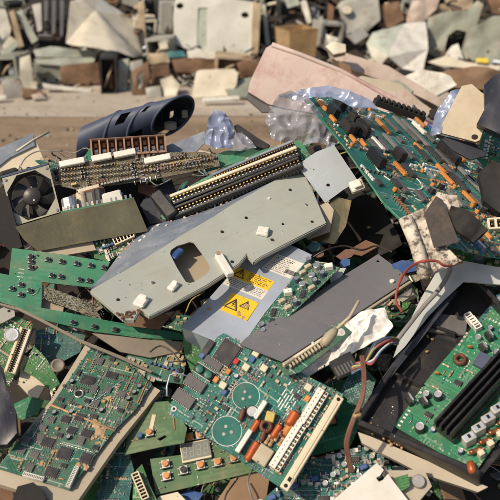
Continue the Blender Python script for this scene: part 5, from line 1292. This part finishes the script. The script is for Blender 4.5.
for i, mt in enumerate(('wire_red', 'wire_blue', 'wire_white', 'wire_black', 'wire_yellow', 'wire_grey', 'wire_brown', 'wire_red', 'wire_black', 'wire_blue')):
    a = rnd.uniform(-3, 3); mb = MB()
    s = wire('', '', [(349 + i * .3, 366 + i * .9, .142), (357 + a, 363 + i * .8, .147), (364, 362 + i * .5, .15), (372 + a, 364 - i * 2.0, .155), (380 + a, 352 - i * 1.4 + a, .155), (390, 344 - i * .8 + a, .15), (398, 342 + a, .13)], 0, 0, 0)
    mb.tube([Mi @ p for p in s], .0014, mt, 6); T.part('strand', mb)

wire_thing('thin_lead', 'thin dark lead curving out under the lower corner of the relay board', [(238, 478, .03), (232, 486, .05), (226, 495, .06), (224, 506, .06)], .0011, 'wire_black', .05, 'wire')
wire_thing('loose_lead', 'thin grey lead arching over the beige wedge at the bottom edge', [(252, 470, .05), (248, 480, .075), (250, 492, .08), (256, 508, .06)], .0011, 'wire_grey', .05, 'wire')
wire_thing('black_lead', 'thin black lead crossing the hollow above the dark grey lid', [(312, 258, .09), (326, 250, .10), (344, 246, .09), (362, 250, .085), (376, 246, .08), (392, 252, .10)], .0014, 'wire_black', .05, 'wire')
wire_thing('strip_lead', 'thin black lead crossing under the lower end of the bright green strip', [(150, 352, .07), (160, 346, .085), (172, 352, .085), (180, 364, .08), (176, 378, .07)], .0011, 'wire_black', .05, 'wire')
# ================================================================== FAR SCRAP ACROSS THE ROAD
def tg(v): return 1.34 / (.4226 - .9063 * (250 - v) / FPX)
def tb(v, d=0): return 5.5 + max(0, 93 - v) * .011 + d
def tfar(pts, d):
    v = sum(p[1] for p in pts) / len(pts); vm = max(p[1] for p in pts)
    return tg(vm) + .02 + d * .35 if vm >= 87 else tb(v, d)
def far(name, label, cat, pts, mt, d=0, th=.05, amp=.02, scale=5, cuts=2, seed=1, n0=None, group=None, holes=(), c=.9, w=(0, 0, 0)):
    return plate(name, label, cat, pts, mt, c=c, n0=n0, t=tfar(pts, d), th=th, amp=amp * 1.2, scale=scale * 1.5, cuts=cuts + 1, seed=seed, holes=holes, group=group, w=w)
def far_part(T, name, pts, mt, d=0, th=.05, amp=.02, seed=1, c=.9):
    fr, me = plate(name, '', '', pts, mt, c=c, t=tfar(pts, d), th=th, amp=amp * 1.3, scale=7, cuts=3, seed=seed, ret=True)
    return T.part(name, me, None, T.o.matrix_basis.inverted() @ fr.M)
def facets(name, label, cat, V, F, mats, th=.02):
    """crumpled sheet from (u, v, depth) corners; one mesh, closed with a back"""
    P = [at_depth(*p) for p in V]; o = P[0].copy(); mb = MB(); P = [p - o for p in P]
    back = [p + Vector((0, .05, -.0)) * (th / .02) * .4 for p in P]
    for f, m in zip(F, mats): mb.add([P[i] for i in f], [tuple(range(len(f)))], m); mb.add([back[i] for i in f], [tuple(reversed(range(len(f))))], m)
    from collections import Counter
    ed = Counter(frozenset((f[i], f[(i + 1) % len(f)])) for f in F for i in range(len(f)))
    for f, m in zip(F, mats):
        for i in range(len(f)):
            a, b = f[i], f[(i + 1) % len(f)]
            if ed[frozenset((a, b))] == 1: mb.add([P[a], P[b], back[b], back[a]], [(0, 3, 2, 1)], m)
    me = crumple(mb, name, .022, 5, 4, len(V)); return tag(link(name, me, Matrix.Translation(o)), label, cat)
# dark mass of scrap behind
def far_heap():
    mb = MB(); rnd = random.Random(77); nx, nz = 90, 26; vs = []; fs = []
    for j in range(nz + 1):
        for i in range(nx + 1):
            x = -5 + 10 * i / nx; k = j / nz
            y = 6.15 + k * 3.0 + .10 * noise.noise(Vector((x * 3, k * 6, 1))); z = -.02 + k * 1.6 + .12 * noise.noise(Vector((x * 2, k * 5, 4)))
            vs.append((x, y, z))
    for j in range(nz):
        for i in range(nx): a = j * (nx + 1) + i; fs.append((a, a + 1, a + nx + 2, a + nx + 1))
    mb.add(vs, fs, 'far_dark')
    cs = ['bg_black'] * 6 + ['bg_brown'] * 2 + ['bg_beige', 'bg_grey', 'bg_grey', 'galvanised', 'bg_grey', 'bg_green_grey', 'soil', 'soil', 'rusty', 'rusty', 'bg_cream', 'bg_pale_green']
    for k in range(3600):
        x = rnd.uniform(-4.6, 4.6); q = rnd.random(); y = 6.05 + q * 2.8 + rnd.uniform(-.10, .06); z = .03 + q * 1.5 + rnd.uniform(-.04, .05); s = rnd.uniform(.03, .13)
        if k > 2300: y = rnd.uniform(5.62, 6.1); x = rnd.uniform(-2.6, 3); z = .01 + max(0, y - 5.62) * .42 * rnd.random(); s = rnd.uniform(.012, .045)
        M = Matrix.Translation((x, y, z)) @ Matrix.Rotation(rnd.uniform(0, 6.3), 4, 'Z') @ Matrix.Rotation(rnd.uniform(-1.3, 1.3), 4, 'X') @ Matrix.Rotation(rnd.uniform(-.8, .8), 4, 'Y')
        r = rnd.random()
        if r < .35: mb.box((0, 0, 0), (s * 1.5, s * rnd.uniform(.3, 1), .008), rnd.choice(cs), 0, 0, M)
        elif r < .48: mb.box((0, 0, 0), (s, s * .6, s * .35), rnd.choice(cs), 0, .006, M)
        elif r < .85: mb.tube([M @ Vector((-s, 0, 0)), M @ Vector((0, s * .3, s * .1)), M @ Vector((s * 1.2, 0, 0))], rnd.uniform(.004, .014), rnd.choice(cs), 5)
        else: mb.cyl((0, 0, 0), s * .3, s * .6, rnd.choice(cs), 9, M)
    single('scrap_heap', 'dark tangled heap of scrap across the dirt road', 'scrap heap', mb, None, None, 'stuff')
far_heap()
# left to right
far('bent_sheet', 'pale grey bent panel at the far left of the scrap across the road', 'metal panel', [(-12, 8), (4, 10), (10, 28), (8, 48), (-12, 56)], 'bg_white', -.05, 0.20, .04)
far('green_bar', 'pale green bar lying along the top left above the bent struts', 'bar', [(-8, -4), (22, -6), (25, 4), (6, 8), (-8, 6)], 'bg_pale_green', .1, .06)
for k, (lab, pts, mt) in enumerate((('upright pale green strut beside the black slatted panel', [(16, 12), (22, 10), (38, 40), (32, 44)], 'bg_pale_green'), ('beige strut leaning on the far bent grey panel', [(9, 12), (14, 10), (24, 46), (18, 48)], 'bg_beige'),
        ('short pale strut pointing down to the left of the washer shell', [(0, 52), (17, 40), (18, 46), (2, 60)], 'bg_pale_green'), ('curved cream strut crossing under the bent grey panel', [(2, 46), (10, 36), (16, 40), (6, 52)], 'bg_cream'))):
    far('bent_strut', lab, 'strut', pts, mt, -.06 - .02 * k, .04, .01, group='bent struts left of the washer shell')
T = Thing('slatted_shutter', 'black slatted shutter standing above the crushed washer shell', 'shutter', Matrix.Translation(at_depth(52, 38, tb(38))))
far_part(T, 'backing', [(30, 2), (44, -4), (70, -4), (66, 40), (38, 38)], 'bg_black', .02, .10, .01)
for x in (44, 52, 60): far_part(T, 'slat', [(x, 0), (x + 4, 0), (x + 3, 36), (x, 36)], 'dark_grey_paint', -.10, .03, .002)
far('white_bracket', 'narrow white bracket hanging before the black slatted panel', 'bracket', [(32, 5), (41, 3), (42, 30), (38, 32)], 'bg_white', -.12, .03, .01)
facets('folded_sheet', 'large cream metal sheet folded to a peak above the crushed washer shell', 'metal sheet',
       [(96, 10, 6.05), (80, 47, 5.62), (117, 52, 5.60), (133, 57, 5.66), (143, 55, 6.05), (132, 20, 6.35), (95, -4, 6.3), (84, -2, 6.1), (70, 2, 5.95), (66, 42, 5.75)],
       [(0, 1, 2, 3), (0, 3, 4, 5), (0, 5, 6), (0, 8, 9, 1), (0, 6, 7, 8)], ['bg_cream', 'bg_cream', 'bg_white', 'bg_cream', 'bg_cream'])
far('round_boss', 'dark round boss on the upper corner of the folded cream sheet', 'boss', ring_hole(76, 4, 3, 10), 'bg_black', -.12, .03, 0)
far('curled_strip', 'grey curled strip over the top of the folded cream sheet', 'metal strip', [(92, 2), (104, 10), (120, 18), (133, 18), (131, 23), (112, 22), (98, 14)], 'bg_pale_green', -.02, .04, .01)
far('teal_cover', 'teal cover at the top edge behind the folded cream sheet', 'cover', [(100, -4), (118, -4), (114, 4), (102, 4)], 'bg_teal', .2, .05)
far('beige_upright', 'beige upright post to the right of the folded cream sheet', 'post', [(138, 2), (144, 0), (147, 46), (141, 56), (137, 30)], 'bg_beige', .02, .06)
T = Thing('washer_shell', 'crushed pale washing machine shell with a brown side at the roadside', 'appliance', Matrix.Translation(at_depth(60, 90, tb(90))))
Mi = T.o.matrix_basis.inverted()
far_part(T, 'top_panel', [(34, 50), (50, 47), (98, 51), (96, 57), (60, 58), (36, 57)], 'bg_pale_green', -.10, .10)
far_part(T, 'front_panel', [(36, 58), (62, 60), (60, 84), (38, 84), (32, 70)], 'bg_green_grey', -.04, .1, .03)
far_part(T, 'brown_side', [(60, 66), (98, 62), (100, 84), (62, 84)], 'bg_brown', -.06, .1, .02)
far_part(T, 'edge_frame', [(20, 58), (30, 55), (34, 82), (38, 88), (28, 92), (19, 78)], 'bg_cream', -.12, .08, .02)
far_part(T, 'lower_rail', [(42, 83), (60, 86), (92, 89), (90, 92), (64, 91), (44, 88)], 'bg_white', -.18, .05, .01)
far_part(T, 'upper_rail', [(36, 60), (60, 58), (96, 57), (94, 62), (62, 66), (38, 64)], 'bg_pale_green', -.16, .05, .01)
far('lower_box', 'grey brown dented box at the lower left edge of the scrap', 'box', [(2, 80), (14, 79), (24, 88), (22, 99), (4, 98)], 'bg_grey', -.12, 0.24, .02)
far('brown_lump', 'brown rusty lump by the dented grey box at the lower left', 'metal lump', [(22, 88), (38, 90), (46, 95), (24, 99)], 'bg_brown', -.16, .08, .03)
far('white_scrap_bit', 'white scrap lying at the far left roadside', 'plastic scrap', [(-6, 96), (6, 95), (7, 99), (-6, 101)], 'bg_white', -.3, .03)
far('pink_crumb', 'pinkish crumpled scrap in front of the washer shell', 'plastic scrap', [(31, 95), (40, 93), (46, 98), (34, 100)], 'bg_pink', -.24, .03, .02)
far('narrow_hatch', 'narrow white appliance door next to the black gap', 'appliance door', [(119, 60), (129, 59), (128, 91), (118, 91)], 'bg_pale_green', -.1, .05)
far('lilac_tub', 'lilac grey tub with a brown rim by the narrow white door', 'tub', [(130, 62), (142, 60), (146, 78), (140, 92), (130, 92)], 'bg_grey', -.04, .12, .03)
far('rusty_bracket', 'rusty brown bracket around the lilac grey tub', 'metal bracket', [(132, 72), (148, 62), (150, 76), (146, 96), (132, 94)], 'bg_brown', -.10, .05, .04, holes=[[(137, 76), (144, 72), (142, 88), (137, 88)]])
T = Thing('monitor', 'old monitor with a dull beige screen left of the large white cabinet', 'monitor', Matrix.Translation(at_depth(168, 36, tb(36))))
far_part(T, 'housing', [(154, -3), (177, -4), (178, 34), (156, 38)], 'bg_black', 0, .2, .005); far_part(T, 'bezel', [(159, 0), (175, 0), (175, 32), (158, 35)], 'bg_grey', -.06, .03, .003); far_part(T, 'screen', [(162, 3), (172, 3), (172, 29), (161, 31)], 'bg_screen', -.10, .02, 0)
for k, (lab, pts, mt) in enumerate((('beige block at the roadside under the monitor', [(148, 54), (168, 52), (170, 62), (150, 64)], 'bg_beige'), ('grey block at the roadside below the beige block', [(146, 88), (160, 86), (162, 98), (146, 98)], 'bg_grey'), ('brown crate standing over the grey roadside block', [(152, 66), (168, 64), (172, 84), (150, 86)], 'bg_brown'), ('cream bent scrap right of the grey roadside block', [(160, 80), (172, 76), (180, 84), (176, 96), (164, 96)], 'bg_cream'),
        ('cream curl under the monitor', [(158, 42), (166, 40), (168, 48), (160, 49)], 'bg_cream'))):
    far('scrap_block', lab, 'scrap block', pts, mt, -.05 - .04 * k, .10, .03, seed=k, group='blocks of scrap under the monitor')
T = Thing('white_cabinet', 'large dented white appliance cabinet with an upright recess', 'appliance', Matrix.Translation(at_depth(215, 58, tb(58))))
rec = [(198, 8), (207, 8), (207, 48), (197, 48)]
v_ = [(176, -4), (200, -6), (256, 2), (254, 30), (252, 60), (218, 57), (190, 50), (175, 44), (173, 18)]
fr, me = plate('front', '', '', v_, 'bg_cabinet', c=.9, t=tb(28, -.16), th=.30, amp=.015, scale=4, cuts=3, ret=True, holes=[rec, ring_hole(245, 15, 4, 9), ring_hole(180, 6, 4, 8)])
T.part('front', me, None, T.o.matrix_basis.inverted() @ fr.M)
mb = MB(); mb.prism(fr.poly([(p[0], p[1]) for p in ((196, 6), (209, 6), (209, 50), (196, 50))]), -.02, -.008, 'bg_pale_green'); T.part('recess', mb, None, T.o.matrix_basis.inverted() @ fr.M)
far_part(T, 'rusty_side', [(253, 2), (261, 4), (258, 56), (251, 58)], 'bg_beige', -.14, .06, .02)
far('white_rail', 'white rail below the large white cabinet', 'rail', [(187, 51), (200, 49), (216, 51), (214, 59), (198, 59), (188, 58)], 'bg_white', -.16, .06, .01)
far('teal_bit', 'small teal scrap left of the white rail', 'plastic scrap', [(166, 52), (182, 51), (186, 57), (170, 58)], 'bg_teal', -.1, .03)
far('rust_mat', 'rust brown crumpled layer under the large white cabinet', 'crumpled metal', [(172, 60), (200, 58), (238, 60), (240, 72), (200, 74), (176, 72)], 'bg_brown', -.02, 0.22, .05)
far('cream_board', 'cream panel with rounded corners leaning at the roadside', 'panel', [(196, 72), (200, 70), (234, 69), (238, 73), (236, 86), (228, 96), (194, 98), (192, 96)], 'bg_cream', -.2, .03, .008, n0=(-.1, -1, .35), holes=[ring_hole(210, 77, 1, 6)])
far('grey_cover', 'flat grey green cover lying behind the pink panel', 'cover', [(224, 88), (240, 80), (254, 77), (262, 84), (256, 96), (232, 97)], 'bg_green_grey', -.25, .03, .01, n0=(0, -.5, 1))
far('white_stick', 'white stick lying flat in front of the cream panel', 'stick', [(202, 98), (238, 96), (240, 99), (204, 101)], 'bg_white', -.45, .02, .003, n0=(0, -.3, 1))
far('brown_pillow', 'brown burnt lump behind the top of the pink panel', 'lump', [(236, 60), (248, 56), (260, 66), (258, 76), (240, 74)], 'bg_brown', -.06, 0.22, .05)
# copper coloured bin, its corner turned towards us
C0 = at_depth(296, 56, tb(50, -.1)); T = Thing('copper_bin', 'square copper coloured bin standing behind the pink panel', 'bin', Matrix.Translation(C0) @ Matrix.Rotation(-.35, 4, 'Z'))
mb = MB(); k = .0069; r = 24 * k; mb.lathe([(r * .9, 0), (r * .93, 12 * k), (r * 1.0, 29 * k), (r * 1.02, 30 * k), (r * .96, 30 * k), (r * .85, 4 * k), (1e-5, 4 * k)], 'bg_copper', 4, None, False); T.part('shell', crumple(mb, 'shell', .012, 7, 3, 3))
for k2, (dx, dz, rr) in enumerate(((-14, 58, .012), (-4, 54, .008), (6, 46, .009), (14, 56, .008))):
    far('rusty_rod', ('leftmost', 'second', 'third', 'rightmost')[k2] + ' of the thin rods rising behind the copper bin', 'rod', [(296 + dx, 28), (296 + dx * 1.2 - 2, 28 - dz), (298.5 + dx * 1.2 - 2, 28 - dz), (298.5 + dx, 28)], ('bg_pale_green', 'bg_brown', 'bg_beige', 'rusty')[k2], .1, .015, .01, group='thin rods behind the copper bin')
rnd = random.Random(31)
labs = ['thin pale twig of metal left of the copper bin', 'dark upright strip behind the copper bin', 'grey twisted strip right of the copper bin', 'white bent strip high above the copper bin', 'rust coloured strip beside the beige motor drum', 'white curled strip between the copper bin and the drum', 'pale green strip at the top edge over the copper bin']
for k, (pts, mt) in enumerate((([(262, 6), (265, 4), (270, 44), (266, 46)], 'bg_pale_green'), ([(276, -4), (281, -4), (282, 24), (277, 26)], 'bg_black'), ([(318, 18), (322, 16), (330, 46), (325, 48)], 'bg_grey'), ([(300, 2), (306, 0), (312, 22), (308, 24)], 'bg_white'), ([(328, 2), (334, 6), (332, 30), (327, 28)], 'rusty'), ([(326, 34), (338, 38), (336, 46), (328, 44)], 'bg_white'), ([(284, -3), (296, -5), (300, 4), (288, 8)], 'bg_pale_green'))):
    far('metal_strip', labs[k], 'metal strip', pts, mt, -.04 * k, .03, .02, seed=k, group='metal strips around the copper bin')
# motor drum and grey housings
T = Thing('motor_drum', 'beige drum cover with a round bolt to the right of the copper bin', 'drum', Matrix.Translation(at_depth(358, 36, tb(36))))
far_part(T, 'casing', [(338, 4), (352, -5), (378, -5), (380, 20), (362, 36), (348, 38), (342, 24)], 'bg_grey', -.05, .2, .02)
far_part(T, 'bolt', ring_hole(347, 10, 5, 10), 'bg_cream', -.16, .08, .004)
far('rusty_block', 'rusty block between the beige drum and the white housing', 'metal block', [(378, 6), (398, 2), (404, 20), (392, 28), (378, 26)], 'bg_brown', -.02, 0.24, .03)
WH = facets('white_housing', 'white moulded housing with a round hole right of the beige drum', 'housing', [(367, 44, 5.8), (373, 33, 5.85), (404, 24, 5.95), (426, 22, 6.0), (428, 50, 5.75), (422, 74, 5.6), (402, 68, 5.62), (388, 56, 5.55), (380, 66, 5.7), (372, 58, 5.75)], [(0, 1, 2, 7), (2, 3, 4, 7), (4, 5, 6, 7), (7, 8, 9, 0)], ['bg_pale_green', 'bg_white', 'bg_white', 'bg_white'])
class _W: pass
T = _W(); T.o = WH; T.part = lambda n, me, p, M: link(n, me, M, WH)
far_part(T, 'socket', ring_hole(376, 44, 4, 10), 'bg_black', -.20, .03, 0)
far('pink_roll', 'pinkish rolled fabric above the white moulded housing', 'roll', [(407, 16), (414, 0), (428, -4), (440, -2), (436, 10), (424, 20), (420, 30), (408, 28)], 'bg_pink', -.12, .1, .05)
far('dark_boss', 'dark round boss under the pinkish roll', 'boss', ring_hole(421, 28, 4, 10), 'bg_green_grey', -.22, .05, 0)
far('moulded_seat', 'grey green moulded shell like a seat with a dark opening', 'moulded shell', [(428, 18), (440, 14), (466, 10), (478, 0), (484, 4), (476, 30), (462, 56), (468, 70), (448, 74), (430, 68), (425, 52)], 'bg_green_grey', -.08, 0.20, .03, holes=[[(443, 54), (448, 36), (456, 30), (466, 32), (462, 50), (454, 56)]])
far('white_flap', 'white flap inside the opening of the moulded shell', 'flap', [(444, 56), (452, 46), (458, 44), (464, 60), (452, 60)], 'bg_white', .04, .03, .01)
T = Thing('grey_green_housing', 'grey green rounded housing at the far right with a small yellow label', 'housing', Matrix.Translation(at_depth(484, 62, tb(62))))
far_part(T, 'shell', [(462, 54), (472, 30), (482, 22), (494, 16), (512, 14), (512, 62), (484, 62), (466, 60)], 'bg_green_grey', -.14, .12, .03)
far_part(T, 'label', [(476, 58), (488, 58), (488, 63), (476, 62)], 'bg_yellow', -.30, .01, 0)
far('beige_tangle', 'beige crumpled metal at the top right', 'crumpled metal', [(440, -5), (474, -6), (472, 8), (452, 14), (440, 10)], 'bg_beige', .05, 0.22, .05)
far('orange_brown_scrap', 'orange brown scrap at the top right corner', 'scrap', [(486, -5), (512, -5), (512, 14), (494, 14)], 'bg_brown', -.02, .1, .05)
far('pale_rib', 'white rib along the front of the moulded shell', 'rib', [(428, 62), (446, 56), (466, 62), (500, 66), (500, 70), (464, 68), (440, 66)], 'bg_cream', -.2, .03, .01)
# hollow casings filling the bank
def casing(label, u0, v0, u1, v1, mt, d, rz=0, dep=.22, inner='bg_black'):
    t = tfar([(u0, v0), (u1, v1)], d) ; o = at_depth((u0 + u1) / 2, v1, t); k = t / FPX; w_, h_ = (u1 - u0) * k, (v1 - v0) * k
    T = Thing('hollow_casing', label, 'casing', Matrix.Translation(o) @ Matrix.Rotation(rz, 4, 'Z') @ Matrix.Rotation(rz * .4, 4, 'Y'), 'hollow casings in the far bank of scrap')
    q = min(w_, h_) * .10; mb = MB()
    for x, z, a, b in ((-w_ / 2 + q / 2, h_ / 2, q, h_), (w_ / 2 - q / 2, h_ / 2, q, h_), (0, q / 2, w_ - 2 * q, q), (0, h_ - q / 2, w_ - 2 * q, q)): mb.box((x, dep / 2, z), (a, dep, b), mt)
    T.part('shell', crumple(mb, 'shell', .016, 6, 3, int(u0)))
    T.part('back', MB().box((0, dep * .7, h_ / 2), (w_ - 2 * q, .01, h_ - 2 * q), inner))
    mb = MB(); rnd = random.Random(int(u1)); mb.box((w_ * .1, dep * .45, h_ * .3), (w_ * .3, dep * .3, h_ * .4), rnd.choice(('bg_brown', 'bg_grey', 'galvanised'))); T.part('inner_block', mb)
    mb = MB(); mb.tube([(-w_ * .3, dep * .2, h_ * .15), (0, dep * .1, h_ * .5), (w_ * .25, dep * .3, h_ * .75)], .008, 'bg_beige', 6); T.part('strut', mb)
for a in (('black hollow casing between the washer shell and the narrow white door', 101, 58, 117, 95, 'bg_black', -.02, .1), ('grey hollow casing right under the old monitor', 147, 40, 172, 62, 'bg_grey', .02, -.2), ('beige hollow casing below the right half of the white cabinet', 216, 58, 250, 74, 'bg_beige', -.05, .15),
          ('grey green hollow casing right of the white cabinet', 259, -4, 277, 30, 'bg_green_grey', .1, .3), ('black hollow casing above the copper bin', 292, -6, 328, 22, 'bg_black', .15, -.1), ('grey hollow casing right of the copper bin', 318, 24, 342, 48, 'bg_grey', .0, .25),
          ('grey green hollow casing at the left edge under the bent grey sheet', -6, 58, 20, 80, 'bg_green_grey', .0, -.2), ('pale hollow casing between the beige drum and the rusty block', 374, -6, 404, 12, 'bg_pale_green', .1, .2), ('cream hollow casing right of the folded cream sheet', 134, 20, 156, 44, 'bg_cream', .15, .2)): casing(*a)
# between the heap and the far scrap, on the right: loose planks and sheets lying on the back of the heap
plate('long_beam', 'long pinkish beam lying across the heap behind the pink panel', 'beam', [(328, 46), (342, 52), (388, 66), (440, 98), (438, 106), (392, 84), (352, 70), (332, 58)], 'bg_pink', t=2.5, c=.55, th=.05, amp=.006, scale=5)
plate('white_crush', 'crumpled white plastic lying above the long pinkish beam', 'plastic sheet', [(404, 76), (424, 70), (450, 78), (456, 86), (436, 96), (418, 90)], 'bg_white', t=2.7, c=.6, th=.02, amp=.03, scale=9, cuts=3)
plate('beige_plank', 'beige metal plank between the pink panel and the long beam', 'plank', [(344, 82), (362, 76), (400, 84), (428, 108), (416, 116), (380, 98)], 'beige_metal', t=2.25, c=.45, th=.02, amp=.006, scale=6)
plate('grey_lilac_sheet', 'lilac grey sheet lying on the beige metal plank', 'sheet', [(384, 92), (404, 90), (432, 110), (424, 120), (404, 110)], 'bg_pink', t=2.15, c=.45, th=.008, amp=.006)
plate('rusty_box', 'rusty brown box corner under the long beam', 'box', [(338, 60), (350, 66), (352, 78), (342, 74)], 'rusty', t=2.4, c=.6, th=.05, amp=.01)
plate('pale_lump', 'pale crusty lump at the upper end of the long beam', 'lump', [(326, 46), (332, 42), (346, 45), (346, 52), (334, 55)], 'bg_cream', t=2.42, c=.7, th=.04, amp=.02, scale=12)
plate('green_crush', 'grey green crumpled sheet under the white crumpled plastic', 'sheet', [(378, 84), (398, 80), (414, 92), (404, 98), (384, 92)], 'bg_green_grey', t=2.35, c=.5, th=.01, amp=.02)
plate('brown_scrap_row', 'brown crumpled scrap row along the right behind the black casing', 'crumpled scrap', [(440, 72), (470, 68), (504, 74), (504, 92), (470, 90), (450, 88)], 'bg_brown', t=3.0, c=.6, th=.06, amp=.05, scale=8, cuts=3)
# pink panel
fr = Fr((250, 96), (272, 44), None, t=1.80, c=.62)
T = Thing('pink_sheet', 'scuffed pink painted panel leaning behind the silver bag and the big teal board', 'metal panel', fr)
pp = fr.poly([(248, 92), (250, 82), (266, 48), (272, 44), (300, 54), (340, 70), (396, 100), (440, 126), (440, 134), (400, 124), (340, 118), (286, 108), (268, 104)])
T.part('panel', crumple(MB().prism(pp, -.010, 0, 'pink_paint'), 'panel', .006, 5, 3, 3))
a, b = Vector(fr.loc(272, 44)), Vector(fr.loc(438, 127)); c3 = [Vector(fr.loc(*p)) for p in ((272, 44.5), (300, 54.5), (340, 70.5), (396, 100.5), (438, 126))]
T.part('folded_edge', MB().tube([(p.x, p.y, .0) for p in c3], .0055, 'pink_paint', 8))
mb = MB(); q = fr.poly([(248, 93), (268, 105), (274, 112), (262, 112), (246, 98)], -.012); mb.prism(q, -.020, -.012, 'chip_grey'); T.part('dark_underside', mb)

# ================================================================== GRIT AND CRUMBS SETTLED ON EVERYTHING
def crumbs():
    bpy.context.view_layer.update(); dg = bpy.context.evaluated_depsgraph_get(); rnd = random.Random(99); mb = MB()
    cs = ['ceramic_tan', 'film_tan', 'soil', 'brown_card', 'rusty', 'dull_black', 'steel', 'foam_white', 'beige_panel', 'soil', 'film_tan']
    for k in range(3000):
        u = rnd.uniform(-20, 520); v = rnd.uniform(120, 520) if rnd.random() < .9 else rnd.uniform(60, 140)
        p = on_slope(u, v); hit, loc, nor, idx, ob, m_ = SC.ray_cast(dg, Vector((p.x, p.y, 2.0)), Vector((0, 0, -1)))
        if not hit or abs(nor.z) < .35 or loc.z < .1: continue
        if noise.noise(loc * 9) < rnd.uniform(-.1, .45): continue
        if ob.name.startswith(('front_panel', 'lid', 'plate')) and rnd.random() < .75: continue
        s = rnd.uniform(.0004, .0011) if rnd.random() < .93 else rnd.uniform(.0012, .0026)
        if nor.z < 0: nor = -nor
        M = Matrix.Translation(loc + nor * s * .3) @ nor.to_track_quat('Z', 'Y').to_matrix().to_4x4() @ Matrix.Rotation(rnd.uniform(0, 6.28), 4, 'Z')
        if s > .0012 and rnd.random() < .2:
            l = s * rnd.uniform(2, 5); mb.tube([M @ Vector((-l, 0, .0004)), M @ Vector((0, l * .3, .001)), M @ Vector((l, -l * .1, .0004))], .0004, rnd.choice(('wire_black', 'wire_red', 'wire_grey', 'steel', 'copper', 'wire_white')), 4)
        else:
            a = [(s * rnd.uniform(.6, 1.2) * math.cos(t), s * rnd.uniform(.5, 1.1) * math.sin(t)) for t in (.2, 1.3, 2.4, 3.5, 4.7)]
            mb.prism(a, -s * .3, s * rnd.uniform(.2, .7), rnd.choice(cs), (), M)
    single('grit', 'grit and crumbs settled over the scrap', 'grit', mb, None, None, 'stuff')
crumbs()

# ================================================================== LIGHT, WORLD, CAMERA
SUN = Vector((-.54, -.43, .68)).normalized()
el = math.asin(SUN.z); az = math.atan2(SUN.x, SUN.y)
w = bpy.data.worlds.new('World'); SC.world = w; w.use_nodes = True
nt = w.node_tree; sky = nt.nodes.new('ShaderNodeTexSky'); sky.sky_type = 'NISHITA'; sky.sun_disc = False
sky.sun_elevation = el; sky.sun_rotation = az; sky.air_density = 1.2; sky.dust_density = 2.5
bg = nt.nodes['Background']; bg.inputs['Strength'].default_value = .09; nt.links.new(sky.outputs[0], bg.inputs[0])
sl = bpy.data.lights.new('sun', 'SUN'); sl.energy = 4.3; sl.angle = R(.8); sl.color = (1, .86, .67)
so = bpy.data.objects.new('sun', sl); COL.objects.link(so); so.rotation_euler = (-SUN).to_track_quat('-Z', 'Y').to_euler()
cd = bpy.data.cameras.new('camera'); co = bpy.data.objects.new('camera', cd); COL.objects.link(co)
co.location = CAM; co.rotation_euler = (math.pi / 2 - PITCH, 0, 0)
cd.sensor_width = 36; cd.lens = 36 * FPX / 500; cd.clip_start = .05; cd.clip_end = 400
cd.dof.use_dof = True; cd.dof.focus_distance = 1.20; cd.dof.aperture_fstop = 8.0; cd.dof.aperture_blades = 7
SC.camera = co
SC.view_settings.view_transform = 'Standard'; SC.view_settings.look = 'None'; SC.view_settings.gamma = 1; SC.view_settings.exposure = 0
SC.view_settings.use_curve_mapping = False
SC.render.engine = 'CYCLES'; SC.cycles.max_bounces = 6; SC.cycles.transparent_max_bounces = 8
